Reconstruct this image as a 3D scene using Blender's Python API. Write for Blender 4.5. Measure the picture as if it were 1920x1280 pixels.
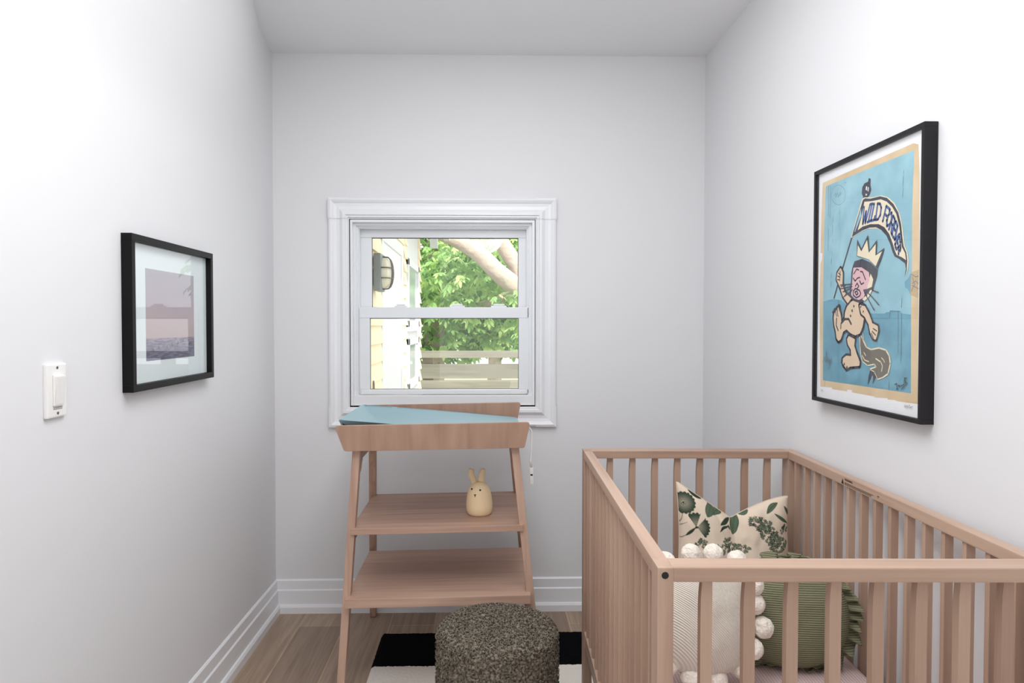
import bpy, bmesh, math, random
import numpy as np
from mathutils import Vector, Matrix, Euler, noise
from math import sin, cos, pi, atan
random.seed(7)
for o in list(bpy.data.objects): bpy.data.objects.remove(o, do_unlink=True)
SC = bpy.context.scene
COL = SC.collection

# ------------------------------------------------------------------ camera
F = 1320.0
cam = bpy.data.cameras.new('camera'); camo = bpy.data.objects.new('camera', cam); COL.objects.link(camo)
cam.sensor_width = 36; cam.lens = F*36/1920; cam.shift_x = 22/1920
camo.location = (0, 0, 1.27)
camo.rotation_euler = (pi/2-atan(32/F), 0, -atan(30/F))
cam.clip_start = .02; cam.clip_end = 200
SC.camera = camo
# ------------------------------------------------------------------ world, lights, exposure
w = bpy.data.worlds.new('sky'); SC.world = w; w.use_nodes = True
bg = w.node_tree.nodes['Background']; bg.inputs[0].default_value = (.96, .98, 1, 1); bg.inputs[1].default_value = 2.0
def area(name, loc, rot, sx, sy, power, col=(1, 1, 1)):
    l = bpy.data.lights.new(name, 'AREA'); l.shape = 'RECTANGLE'; l.size = sx; l.size_y = sy; l.energy = power; l.color = col
    o = bpy.data.objects.new(name, l); COL.objects.link(o); o.location = loc; o.rotation_euler = rot; return o
def globe(name, loc, r, power, col):
    l = bpy.data.lights.new(name, 'POINT'); l.shadow_soft_size = r; l.energy = power; l.color = col
    o = bpy.data.objects.new(name, l); COL.objects.link(o); o.location = loc; return o
globe('added_fill_point', (.02, 1.1, 1.92), .12, 8.5, (.97, .985, 1))  # added fill with no fixture, brightens the ceiling and upper walls
area('added_fill_area', (.02, 1.25, 2.45), (0, 0, 0), .8, 2.2, 19.5, (.97, .985, 1))  # invented overhead fill out of view, evens the walls and lights upward faces
pl = area('window_portal', (-.18, 3.30, 1.33), (math.radians(-90), 0, 0), .8, .82, 1); pl.data.cycles.is_portal = True
pl2 = area('doorway_portal', (-.03, -.94, 1.02), (math.radians(90), 0, 0), .86, 2.05, 1); pl2.data.cycles.is_portal = True
sun = bpy.data.lights.new('sun', 'SUN'); sun.energy = 4; sun.angle = math.radians(3); sun.color = (1, .97, .9)
so = bpy.data.objects.new('sun', sun); COL.objects.link(so); so.rotation_euler = (math.radians(38), math.radians(28), 0)
SC.view_settings.view_transform = 'Standard'; SC.view_settings.look = 'None'
SC.view_settings.exposure = 0.27; SC.view_settings.gamma = 1; SC.view_settings.use_curve_mapping = False

# ------------------------------------------------------------------ materials
def srgb(r, g, b):
    f = lambda c: (c/255)/12.92 if c/255 <= .04045 else ((c/255+.055)/1.055)**2.4
    return (f(r), f(g), f(b), 1)
def mat(name, col, rough=.5, spec=.5, bump=None, metal=0):
    m = bpy.data.materials.new(name); m.use_nodes = True; nt = m.node_tree; b = nt.nodes['Principled BSDF']
    b.inputs['Base Color'].default_value = col; b.inputs['Roughness'].default_value = rough
    b.inputs['Specular IOR Level'].default_value = spec; b.inputs['Metallic'].default_value = metal
    if bump:
        sc, st, ds = bump
        tc = nt.nodes.new('ShaderNodeTexCoord'); n = nt.nodes.new('ShaderNodeTexNoise'); n.inputs['Scale'].default_value = sc; n.inputs['Detail'].default_value = 4
        bp = nt.nodes.new('ShaderNodeBump'); bp.inputs['Strength'].default_value = st; bp.inputs['Distance'].default_value = ds
        nt.links.new(tc.outputs['Object'], n.inputs['Vector']); nt.links.new(n.outputs['Fac'], bp.inputs['Height']); nt.links.new(bp.outputs['Normal'], b.inputs['Normal'])
    return m
def wood(name, c1, c2, axis=0, rough=.45, fine=70, bands=9):
    m = mat(name, c1, rough, .35); nt = m.node_tree; b = nt.nodes['Principled BSDF']; L = nt.links.new
    tc = nt.nodes.new('ShaderNodeTexCoord'); mp = nt.nodes.new('ShaderNodeMapping')
    s = [fine]*3; s[axis] = fine*.035; mp.inputs['Scale'].default_value = s
    n = nt.nodes.new('ShaderNodeTexNoise'); n.inputs['Scale'].default_value = 1; n.inputs['Detail'].default_value = 5; n.inputs['Distortion'].default_value = .4
    mp2 = nt.nodes.new('ShaderNodeMapping'); s2 = [bands]*3; s2[axis] = bands*.12; mp2.inputs['Scale'].default_value = s2
    n2 = nt.nodes.new('ShaderNodeTexNoise'); n2.inputs['Scale'].default_value = 1; n2.inputs['Detail'].default_value = 2; n2.inputs['Distortion'].default_value = 1.2
    ad = nt.nodes.new('ShaderNodeMath'); ad.operation = 'ADD'; mu = nt.nodes.new('ShaderNodeMath'); mu.operation = 'MULTIPLY'; mu.inputs[1].default_value = .5
    oi = nt.nodes.new('ShaderNodeObjectInfo'); ad2 = nt.nodes.new('ShaderNodeMath'); ad2.operation = 'MULTIPLY_ADD'; ad2.inputs[1].default_value = .22
    cr = nt.nodes.new('ShaderNodeValToRGB'); cr.color_ramp.elements[0].position = .42; cr.color_ramp.elements[1].position = .74
    cr.color_ramp.elements[0].color = c2; cr.color_ramp.elements[1].color = c1
    L(tc.outputs['Object'], mp.inputs[0]); L(tc.outputs['Object'], mp2.inputs[0]); L(mp.outputs[0], n.inputs['Vector']); L(mp2.outputs[0], n2.inputs['Vector'])
    L(n.outputs['Fac'], ad.inputs[0]); L(n2.outputs['Fac'], ad.inputs[1]); L(ad.outputs[0], mu.inputs[0])
    L(oi.outputs['Random'], ad2.inputs[0]); L(mu.outputs[0], ad2.inputs[2])
    L(ad2.outputs[0], cr.inputs[0]); L(cr.outputs[0], b.inputs['Base Color'])
    bp = nt.nodes.new('ShaderNodeBump'); bp.inputs['Strength'].default_value = .12; bp.inputs['Distance'].default_value = .001
    L(n.outputs['Fac'], bp.inputs['Height']); L(bp.outputs['Normal'], b.inputs['Normal'])
    return m
def ribbed(name, col, axis, scale, col2=None, rough=.95, dist=.002):
    m = mat(name, col, rough, .15); nt = m.node_tree; b = nt.nodes['Principled BSDF']; L = nt.links.new
    tc = nt.nodes.new('ShaderNodeTexCoord'); wv = nt.nodes.new('ShaderNodeTexWave'); wv.wave_type = 'BANDS'; wv.bands_direction = axis
    wv.inputs['Scale'].default_value = scale; wv.inputs['Distortion'].default_value = .6; wv.inputs['Detail Scale'].default_value = 4
    L(tc.outputs['Object'], wv.inputs['Vector'])
    bp = nt.nodes.new('ShaderNodeBump'); bp.inputs['Strength'].default_value = .8; bp.inputs['Distance'].default_value = dist
    L(wv.outputs['Fac'], bp.inputs['Height']); L(bp.outputs['Normal'], b.inputs['Normal'])
    if col2:
        mx = nt.nodes.new('ShaderNodeMix'); mx.data_type = 'RGBA'; mx.inputs[6].default_value = col2; mx.inputs[7].default_value = col
        L(wv.outputs['Fac'], mx.inputs[0]); L(mx.outputs[2], b.inputs['Base Color'])
    return m
def glass(name, refl=.08, tint=(1, 1, 1, 1), fres=True):
    m = bpy.data.materials.new(name); m.use_nodes = True; nt = m.node_tree; nt.nodes.clear()
    o = nt.nodes.new('ShaderNodeOutputMaterial'); t = nt.nodes.new('ShaderNodeBsdfTransparent'); t.inputs[0].default_value = tint
    g = nt.nodes.new('ShaderNodeBsdfGlossy'); g.inputs['Roughness'].default_value = .01
    lw = nt.nodes.new('ShaderNodeLayerWeight'); lw.inputs[0].default_value = .5
    pw = nt.nodes.new('ShaderNodeMath'); pw.operation = 'POWER'; pw.inputs[1].default_value = 4
    mu = nt.nodes.new('ShaderNodeMath'); mu.operation = 'MULTIPLY_ADD'; mu.inputs[1].default_value = refl; mu.inputs[2].default_value = refl*.05
    mx = nt.nodes.new('ShaderNodeMixShader')
    nt.links.new(lw.outputs['Facing'], pw.inputs[0]); nt.links.new(pw.outputs[0], mu.inputs[0]); nt.links.new(mu.outputs[0], mx.inputs[0]); nt.links.new(t.outputs[0], mx.inputs[1]); nt.links.new(g.outputs[0], mx.inputs[2]); nt.links.new(mx.outputs[0], o.inputs[0])
    return m
M = {}
M['wall'] = mat('wall_paint', srgb(229, 229, 231), .62, .3, (9, .25, .004))
M['trim'] = mat('trim_paint', srgb(238, 239, 242), .3, .5)
M['vinyl'] = mat('window_vinyl', srgb(234, 236, 239), .3, .5)
M['gasket'] = mat('gasket', srgb(90, 92, 94), .7)
BE1, BE2 = srgb(192, 163, 143), srgb(163, 132, 114)
for k, a in (('x', 0), ('y', 1), ('z', 2)):
    M['beech'+k] = wood('beech_'+k, BE1, BE2, a)
    M['tw'+k] = wood('pink_beech_'+k, srgb(203, 169, 149), srgb(172, 138, 120), a)
M['ply'] = wood('plywood_veneer', srgb(180, 147, 127), srgb(154, 121, 103), 2, .45, 30, 13)
M['plyedge'] = mat('plywood_edge', srgb(226, 196, 168), .5)
M['black'] = mat('black_frame', srgb(7, 6, 7), .5, .22)
M['grey_black'] = mat('charcoal_frame', srgb(27, 25, 28), .5, .3)
M['white_paper'] = mat('white_paper', srgb(238, 239, 242), .8)
M['mat_board'] = mat('mat_board', srgb(222, 232, 234), .8)
M['picture_glass'] = glass('picture_glass', .34)
M['window_glass'] = glass('window_glass', .5)
M['plastic'] = mat('white_plastic', srgb(240, 239, 236), .2, .5)
M['screw'] = mat('screw_metal', srgb(110, 108, 105), .4, .5, metal=.8)
M['blue_foam'] = mat('blue_foam', srgb(150, 178, 186), .55, .3)
M['cream'] = mat('cream_silicone', srgb(238, 212, 172), .5, .4)
M['ink'] = mat('dark_ink', srgb(20, 18, 18), .6)
M['cord'] = mat('white_cord', srgb(242, 240, 238), .8)
M['hole'] = mat('black_cap', srgb(8, 8, 8), .5)

# ------------------------------------------------------------------ mesh helpers
def smooth_path(P, R, n=5):
    P = [Vector(p) for p in P]; out = []; rr = []
    for i in range(len(P)-1):
        a = P[max(i-1, 0)]; b = P[i]; c = P[i+1]; d = P[min(i+2, len(P)-1)]
        for t in range(n):
            t /= n; out.append(.5*((2*b)+(c-a)*t+(2*a-5*b+4*c-d)*t*t+(3*b-a-3*c+d)*t**3)); rr.append(R[i]+(R[i+1]-R[i])*t)
    return out+[P[-1]], rr+[R[-1]]
class MB:
    def __init__(s): s.v = []; s.f = []; s.mi = []; s.sm = []
    def add(s, vs, fs, mi=0, sm=False):
        n = len(s.v); s.v += [tuple(v) for v in vs]
        for f in fs: s.f.append(tuple(i+n for i in f)); s.mi.append(mi); s.sm.append(sm)
        return s
    def bm(s, bm, mi=0, sm=False):
        bm.verts.index_update(); s.add([v.co[:] for v in bm.verts], [[v.index for v in f.verts] for f in bm.faces], mi, sm); bm.free(); return s
    def box(s, x0, x1, y0, y1, z0, z1, bev=0, mi=0, M4=None, seg=2):
        bm = bmesh.new(); bmesh.ops.create_cube(bm, size=1)
        for v in bm.verts: v.co = Vector(((x0+x1)/2+v.co.x*(x1-x0), (y0+y1)/2+v.co.y*(y1-y0), (z0+z1)/2+v.co.z*(z1-z0)))
        if bev: bmesh.ops.bevel(bm, geom=bm.edges[:], offset=bev, segments=seg, profile=.7, affect='EDGES')
        if M4: bm.transform(M4)
        return s.bm(bm, mi)
    def hexa(s, a, b, bev=0, mi=0):   # two quads of 4 corners each (bottom a, top b)
        bm = bmesh.new(); va = [bm.verts.new(p) for p in a]; vb = [bm.verts.new(p) for p in b]
        bm.faces.new(va[::-1]); bm.faces.new(vb)
        for i in range(4): bm.faces.new((va[i], va[(i+1) % 4], vb[(i+1) % 4], vb[i]))
        if bev: bmesh.ops.bevel(bm, geom=bm.edges[:], offset=bev, segments=2, profile=.7, affect='EDGES')
        return s.bm(bm, mi)
    def prism(s, pts, axis, a, b, bev=0, mi=0):   # outline pts in the two other axes, extruded along axis from a to b
        def P3(p, t): return {'x': (t, p[0], p[1]), 'y': (p[0], t, p[1]), 'z': (p[0], p[1], t)}[axis]
        bm = bmesh.new(); va = [bm.verts.new(P3(p, a)) for p in pts]; vb = [bm.verts.new(P3(p, b)) for p in pts]; n = len(pts)
        bm.faces.new(va[::-1]); bm.faces.new(vb)
        for i in range(n): bm.faces.new((va[i], va[(i+1) % n], vb[(i+1) % n], vb[i]))
        bmesh.ops.recalc_face_normals(bm, faces=bm.faces[:])
        if bev:
            es = [e for e in bm.edges if len(e.link_faces) == 2 and any(len(f.verts) == n for f in e.link_faces)]
            bmesh.ops.bevel(bm, geom=es, offset=bev, segments=2, profile=.7, affect='EDGES')
        return s.bm(bm, mi)
    def tube(s, path, r, seg=8, mi=0, sm=True, cap=True):
        path = [Vector(p) for p in path]; rs = r if isinstance(r, (list, tuple)) else [r]*len(path); vs = []; fs = []
        up = Vector((0, 0, 1)) if abs((path[1]-path[0]).normalized().z) < .9 else Vector((1, 0, 0))
        for i, p in enumerate(path):
            t = (path[min(i+1, len(path)-1)]-path[max(i-1, 0)]).normalized()
            a = (up-t*up.dot(t)).normalized(); b = t.cross(a); up = a
            for k in range(seg):
                an = 2*pi*k/seg; vs.append(p+rs[i]*(a*cos(an)+b*sin(an)))
        for i in range(len(path)-1):
            for k in range(seg): fs.append((i*seg+k, i*seg+(k+1) % seg, (i+1)*seg+(k+1) % seg, (i+1)*seg+k))
        if cap: fs.append(tuple(range(seg))[::-1]); fs.append(tuple((len(path)-1)*seg+k for k in range(seg)))
        return s.add(vs, fs, mi, sm)
    def lathe(s, prof, c=(0, 0, 0), seg=40, mi=0, sm=True, axis='z'):
        vs = []; fs = []; n = len(prof)
        for r, z in prof:
            for k in range(seg):
                a = 2*pi*k/seg; p = (r*cos(a), r*sin(a), z) if axis == 'z' else ((r*cos(a), z, r*sin(a)) if axis == 'y' else (z, r*cos(a), r*sin(a)))
                vs.append((c[0]+p[0], c[1]+p[1], c[2]+p[2]))
        for i in range(n-1):
            for k in range(seg): fs.append((i*seg+k, i*seg+(k+1) % seg, (i+1)*seg+(k+1) % seg, (i+1)*seg+k))
        fs.append(tuple(range(seg))[::-1]); fs.append(tuple((n-1)*seg+k for k in range(seg)))
        return s.add(vs, fs, mi, sm)
    def ball(s, c, r, mi=0, sub=2, jit=0):
        bm = bmesh.new(); bmesh.ops.create_icosphere(bm, subdivisions=sub, radius=1)
        for v in bm.verts:
            k = 1+jit*noise.noise(v.co*6+Vector(c)*30); rr = r if isinstance(r, (tuple, list)) else (r, r, r)
            v.co = Vector((c[0]+v.co.x*rr[0]*k, c[1]+v.co.y*rr[1]*k, c[2]+v.co.z*rr[2]*k))
        return s.bm(bm, mi, True)
    def grid(s, fn, nu, nv, mi=0, sm=True, cu=False, cv=False):
        vs = [fn(i/(nu if cu else nu-1), j/(nv if cv else nv-1)) for j in range(nv) for i in range(nu)]; fs = []
        for j in range(nv if cv else nv-1):
            for i in range(nu if cu else nu-1):
                a = j*nu+i; b = j*nu+(i+1) % nu; c2 = ((j+1) % nv)*nu+(i+1) % nu; d = ((j+1) % nv)*nu+i; fs.append((a, b, c2, d))
        return s.add(vs, fs, mi, sm)
    def build(s, name, mats, parent=None, off=None, smooth_angle=None):
        me = bpy.data.meshes.new(name); off = Vector(off) if off is not None else (Vector(parent.location) if (parent is not None and parent.get('wc')) else Vector((0, 0, 0)))
        me.from_pydata([(v[0]-off.x, v[1]-off.y, v[2]-off.z) for v in s.v], [], s.f)
        for m in (mats if isinstance(mats, (list, tuple)) else [mats]): me.materials.append(m)
        me.polygons.foreach_set('material_index', s.mi); me.polygons.foreach_set('use_smooth', s.sm)
        me.update()
        bm = bmesh.new(); bm.from_mesh(me); bmesh.ops.recalc_face_normals(bm, faces=bm.faces[:]); bm.to_mesh(me); bm.free()
        o = bpy.data.objects.new(name, me); COL.objects.link(o)
        if parent is not None: o.parent = parent
        return o
def thing(name, loc, label, cat, group=None, wc=True):
    o = bpy.data.objects.new(name, None); COL.objects.link(o); o.location = loc; o.empty_display_size = .05
    o['label'] = label; o['category'] = cat
    if group: o['group'] = group
    if wc: o['wc'] = 1        # parts are written in world coordinates, build() subtracts the root
    return o
def tag(o, label, cat, group=None, kind=None):
    o['label'] = label; o['category'] = cat
    if group: o['group'] = group
    if kind: o['kind'] = kind
    return o
def struct(o, label=None):
    o['kind'] = 'structure'
    if label: o['label'] = label
    return o
def mitred(mb, x0, x1, z0, z1, prof, y, mi=0):
    """picture-frame moulding: prof = [(inset from the outer edge, height out of the wall towards -Y)]"""
    n = len(prof); vs = []
    for cx, cz, sx, sz in ((x0, z0, 1, 1), (x1, z0, -1, 1), (x1, z1, -1, -1), (x0, z1, 1, -1)):
        for i, h in prof: vs.append((cx+sx*i, y-h, cz+sz*i))
    fs = []
    for c in range(4):
        d = (c+1) % 4
        for k in range(n-1): fs.append((c*n+k, d*n+k, d*n+k+1, c*n+k+1))
    mb.add(vs, fs, mi)
    return mb
M['ceiling'] = mat('ceiling_paint', srgb(240, 240, 242), .7, .3, (9, .2, .003))

# ================================================================== ROOM
DW = 3.105; XL = -.92; XR = .973; YB = -1.7
def sst(t): t = max(0, min(1, t)); return t*t*(3-2*t)
def lwall(Y, z): return XL+.12*sst((DW-Y)/.8)*sst((z-1.85)/.6)+.002*noise.noise(Vector((Y*1.5, z*1.5, 3)))
mb = MB(); ny, nz = 90, 60
mb.grid(lambda u, v: (lwall(YB+u*(DW+.02-YB), v*2.6), YB+u*(DW+.02-YB), v*2.6), ny, nz)
mb.grid(lambda u, v: (XL-.12, YB+u*(DW+.14-YB), v*2.6), 2, 2)
struct(mb.build('wall_left', M['wall']))
mb = MB(); mb.grid(lambda u, v: (XR+.0015*noise.noise(Vector((u*8, v*5, 1))), YB+u*(DW+.02-YB), v*2.6), 60, 40)
mb.grid(lambda u, v: (XR+.12, YB+u*(DW+.14-YB), v*2.6), 2, 2); struct(mb.build('wall_right', M['wall']))
WX0, WX1, WZ0, WZ1 = -.587, .223, .9, 1.728
mb = MB()
mb.box(XL-.12, WX0, DW, DW+.16, 0, 2.6); mb.box(WX1, XR+.12, DW, DW+.16, 0, 2.6); mb.box(WX0, WX1, DW, DW+.16, 0, WZ0); mb.box(WX0, WX1, DW, DW+.16, WZ1, 2.6)
struct(mb.build('wall_back', M['wall']))
mb = MB(); mb.grid(lambda u, v: (XL-.12+u*(XR-XL+.24), YB+v*(DW+.02-YB), 2.446+(.09*sst((2.6-(YB+v*(DW-YB)))/1.2) if YB+v*(DW-YB) < 2.6 else 0)), 30, 80)
mb.grid(lambda u, v: (XL-.12+u*(XR-XL+.24), YB+v*(DW+.14-YB), 2.65), 2, 2); struct(mb.build('ceiling', M['ceiling']))

mb = MB(); y0, y1 = -.95, -.83
mb.box(XL-.12, -.46, y0, y1, 0, 2.6); mb.box(.40, XR+.12, y0, y1, 0, 2.6); mb.box(-.46, .40, y0, y1, 2.05, 2.6)
struct(mb.build('wall_front', M['wall']))
mb = MB()
for a, c in ((-.53, -.45), (.39, .47)): mb.box(a, c, y1, y1+.018, 0, 2.12, .004)
mb.box(-.53, .47, y1, y1+.018, 2.04, 2.12, .004); struct(mb.build('trim_1', M['trim']), 'white casing around the doorway behind the viewer')
# floor: oak planks running to the window
def floor_mat():
    m = mat('oak_planks', srgb(160, 135, 112), .42, .4); nt = m.node_tree; b = nt.nodes['Principled BSDF']; L = nt.links.new; N = nt.nodes.new
    tc = N('ShaderNodeTexCoord'); mp = N('ShaderNodeMapping'); mp.inputs['Rotation'].default_value = (0, 0, pi/2); mp.inputs['Location'].default_value = (.35, .02, 0)
    br = N('ShaderNodeTexBrick'); br.offset = .37; br.inputs['Scale'].default_value = 1; br.inputs['Brick Width'].default_value = 1.9; br.inputs['Row Height'].default_value = .19
    br.inputs['Mortar Size'].default_value = .0016; br.inputs['Color1'].default_value = srgb(186, 162, 140); br.inputs['Color2'].default_value = srgb(156, 134, 116); br.inputs['Mortar'].default_value = srgb(206, 178, 142)
    L(tc.outputs['Object'], mp.inputs[0]); L(mp.outputs[0], br.inputs[0])
    mp2 = N('ShaderNodeMapping'); mp2.inputs['Scale'].default_value = (45, 2.2, 1); n = N('ShaderNodeTexNoise'); n.inputs['Scale'].default_value = 1; n.inputs['Detail'].default_value = 6; n.inputs['Distortion'].default_value = 1.3
    L(tc.outputs['Object'], mp2.inputs[0]); L(mp2.outputs[0], n.inputs['Vector'])
    cr = N('ShaderNodeValToRGB'); cr.color_ramp.elements[0].position = .3; cr.color_ramp.elements[0].color = (.62, .6, .58, 1); cr.color_ramp.elements[1].position = .7; cr.color_ramp.elements[1].color = (1.05, 1.05, 1.05, 1)
    mx = N('ShaderNodeMix'); mx.data_type = 'RGBA'; mx.blend_type = 'MULTIPLY'; mx.inputs[0].default_value = .8
    L(n.outputs['Fac'], cr.inputs[0]); L(br.outputs['Color'], mx.inputs[6]); L(cr.outputs[0], mx.inputs[7]); L(mx.outputs[2], b.inputs['Base Color'])
    return m
mb = MB(); mb.box(XL-.12, XR+.12, YB, DW+.14, -.08, 0); struct(mb.build('floor', floor_mat()))

# baseboards: stepped profile (height out of the wall, z)
BP = [(.0, .0), (.024, 0), (.024, .027), (.019, .036), (.013, .038), (.013, .098), (.008, .103), (.008, .140), (.003, .146), (0, .146)]
mb = MB(); mb.prism([(DW-d, z) for d, z in BP], 'x', XL+.005, .973-.001); struct(mb.build('baseboard_back', M['trim']))
mb = MB(); vs = []
for Y, k in ((DW, 1.0), (YB, 1.42)):
    vs += [(XL+d, Y, z*k) for d, z in BP]
n = len(BP); mb.add(vs, [(i, (i+1) % n, n+(i+1) % n, n+i) for i in range(n)]+[tuple(range(n))[::-1], tuple(range(n, 2*n))]); struct(mb.build('baseboard_left', M['trim']))
mb = MB(); mb.prism([(XR-d, z) for d, z in BP], 'y', YB, DW-.024); struct(mb.build('baseboard_right', M['trim']))

# ================================================================== WINDOW
win = bpy.data.objects.new('window_1', None); COL.objects.link(win); struct(win, 'white vinyl double-hung window with wide moulded casing in the far wall'); win.location = (-.18, DW, .9); win['wc'] = 1
CP = [(0, 0), (0, .018), (.008, .022), (.016, .018), (.022, .013), (.034, .011), (.048, .013), (.056, .02), (.062, .024), (.072, .024), (.076, .018), (.082, .018), (.086, .010), (.092, .010), (.092, -.02)]
mb = MB(); mitred(mb, -.677, .314, .822, 1.819, CP, DW); mb.build('casing', M['trim'], win)
# corner covers, slightly proud of the casing
for cx, cz, sx, sz in ((-.677, 1.819, 1, -1), (.314, 1.819, -1, -1), (-.677, .822, 1, 1), (.314, .822, -1, 1)):
    mb = MB(); q = .0025; Lc = .088
    pr = [(i-q if i == 0 else i, h+q) for i, h in CP[1:-2]]; n = len(pr)
    vs = [(cx+sx*Lc, DW-h, cz+sz*i) for i, h in pr]+[(cx+sx*i, DW-h, cz+sz*i) for i, h in pr]+[(cx+sx*i, DW-h, cz+sz*Lc) for i, h in pr]
    fs = [(k, n+k, n+k+1, k+1) for k in range(n-1)]+[(n+k, 2*n+k, 2*n+k+1, n+k+1) for k in range(n-1)]
    mb.add(vs, fs); mb.build('corner_cover', M['trim'], win)
# jamb liner and stepped frame
mb = MB(); mitred(mb, -.587, .223, .905, 1.728, [(-.002, .010), (.012, .010), (.012, -.012), (.024, -.012), (.024, -.022), (.03, -.022), (.03, -.03), (.035, -.03), (.035, -.15)], DW)
mb.box(-.585, .222, DW-.004, DW+.15, .902, .958, .004)
mb.build('window_frame', M['vinyl'], win)
def sash(name, x0, x1, z0, z1, y, bw, bt, bb):
    mb = MB(); d = .028
    mb.box(x0, x1, y, y+d, z1-bt, z1, .003); mb.box(x0, x1, y, y+d, z0, z0+bb, .003)
    mb.box(x0, x0+bw, y+.0005, y+d, z0+bb, z1-bt, .003); mb.box(x1-bw, x1, y+.0005, y+d, z0+bb, z1-bt, .003)
    o = mb.build(name, M['vinyl'], win)
    g = MB(); g.box(x0+bw-.004, x1-bw+.004, y+.012, y+.016, z0+bb-.004, z1-bt+.004); go = g.build('glass_pane', M['window_glass'], o, off=win.location)
    k = MB()
    for a, b2, c, e in ((x0+bw, x1-bw, z1-bt-.003, z1-bt), (x0+bw, x1-bw, z0+bb, z0+bb+.002), (x0+bw, x0+bw+.002, z0+bb, z1-bt), (x1-bw-.002, x1-bw, z0+bb, z1-bt)): k.box(a, b2, y+.006, y+.012, c, e)
    k.build('gasket', M['gasket'], o, off=win.location)
    return o
sash('upper_sash', -.553, .203, 1.30, 1.694, DW+.065, .05, .036, .04)
lo = sash('lower_sash', -.552, .199, .963, 1.346, DW+.022, .046, .048, .019)
mb = MB(); mb.box(-.545, .19, DW+.010, DW+.022, .962, .982, .005); mb.build('lift_rail', M['vinyl'], lo, off=win.location)
for x, wd in ((-.37, .056), (-.12, .066), (.065, .07)):
    mb = MB(); mb.box(x-wd/2, x+wd/2, DW+.028, DW+.06, 1.346, 1.353, .002); mb.box(x-wd*.35, x+wd*.35, DW+.03, DW+.05, 1.353, 1.361, .003); mb.build('sash_latch', M['vinyl'], lo, off=win.location)

# ================================================================== OUTSIDE
SID = mat('cream_siding', srgb(240, 224, 192), .6, .3); WHT = mat('white_exterior_paint', srgb(216, 218, 220), .5)
gr = MB(); gr.box(-8, 10, DW+.5, 24, -.5, -.35); struct(gr.build('ground_outside', mat('dry_ground', srgb(150, 150, 120), .95, .2, (5, .4, .02))), 'pale ground of the yard outside')
# neighbouring wing with clapboard
hs = thing('house_wing', (-.6, 4.6, -.35), 'cream clapboard wing of the house seen outside the left of the window', 'house')
WX = -.555
mb = MB(); mb.box(-1.5, WX, 3.3, 6.02, -.35, 2.6); mb.build('wall_body', WHT, hs)
def laps(y0, y1):
    mb = MB(); z = -.3; k = 0
    while z < 2.3:
        mb.prism([(WX-.004, z), (WX+.022, z), (WX+.006, z+.094), (WX-.004, z+.094)], 'y', y0, y1); z += .092
    mb.build('clapboard', SID, hs)
laps(3.31, 3.76); laps(4.78, 4.95); laps(5.9, 6.02)
mb = MB(); mb.box(WX, WX+.006, 3.79, 4.74, -.3, 1.72); mb.box(WX, WX+.012, 3.77, 3.85, -.3, 1.78, .003); mb.box(WX, WX+.012, 4.66, 4.76, -.3, 1.78, .003); mb.box(WX, WX+.014, 3.77, 4.76, 1.72, 1.8, .003); mb.build('white_panelling', WHT, hs)
laps2 = MB(); z = 1.8
while z < 2.3: laps2.prism([(WX-.004, z), (WX+.022, z), (WX+.006, z+.094), (WX-.004, z+.094)], 'y', 3.76, 4.78); z += .092
laps2.build('clapboard', SID, hs)
def outwin(y0, y1, z0, z1, sill):
    mb = MB(); t = .05
    mb.box(WX, WX+.022, y0, y1, z1-t, z1, .004); mb.box(WX, WX+.022, y0, y1, z0, z0+t, .004); mb.box(WX, WX+.022, y0, y0+t*1.4, z0, z1, .004); mb.box(WX, WX+.022, y1-t*1.4, y1, z0, z1, .004)
    if sill: mb.box(WX, WX+.035, y0-.02, y1+.02, z0-.03, z0, .004)
    o = mb.build('window_unit', WHT, hs); g = MB(); g.box(WX, WX+.008, y0+.06, y1-.06, z0+t, z1-t); g.build('pane', mat('outdoor_pane', srgb(190, 200, 200), .1), o, off=hs.location)
    g = MB(); g.box(WX+.008, WX+.018, y0+.08, y0+.1, z0+t, z1-t); g.build('screen_track', M['gasket'], o, off=hs.location)
outwin(4.98, 5.82, 1.25, 1.74, True); outwin(5.0, 5.8, .8, 1.17, False)
mb = MB(); mb.box(-1.3, -.34, 3.3, 6.15, 2.06, 2.12); mb.box(-.35, -.3, 3.3, 6.2, 2.0, 2.12, .004); mb.build('eave', WHT, hs)
# bulkhead lamp
bl = thing('bulkhead_lamp', (-.53, 3.47, 1.52), 'oval caged bulkhead lamp with grey base on the cream siding outside', 'outdoor lamp')
GM = mat('grey_cast_metal', srgb(128, 136, 136), .6)
mb = MB(); mb.box(-.534, -.497, 3.40, 3.56, 1.432, 1.615, .012); mb.build('lamp_base', GM, bl)
mb = MB(); mb.grid(lambda u, v: (-.50+.042*max(0, sin(pi/2*v))**.7, 3.48+.062*cos(2*pi*u)*max(0, cos(pi/2*v))**.55, 1.522+.075*sin(2*pi*u)*max(0, cos(pi/2*v))**.55), 32, 12, cu=True)
mb.build('lamp_glass', mat('frosted_globe', srgb(232, 228, 205), .35), bl)
mb = MB()
for k in (-1, 0, 1):
    mb.tube([(-.498+.049*sin(pi*t/10)**.5 if 0 < t < 10 else -.498, 3.48+k*.03*sin(pi*t/10), 1.522+.08*cos(pi*t/10)) for t in range(11)], .003, 6)
mb.tube([(-.498+.049*sin(pi*t/10)**.5 if 0 < t < 10 else -.498, 3.48+.068*cos(pi*t/10), 1.545) for t in range(11)], .003, 6)
mb.tube([(-.498+.049*sin(pi*t/10)**.5 if 0 < t < 10 else -.498, 3.48+.068*cos(pi*t/10), 1.495) for t in range(11)], .003, 6)
mb.build('lamp_cage', mat('grey_cage', srgb(105, 100, 92), .5), bl)
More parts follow.
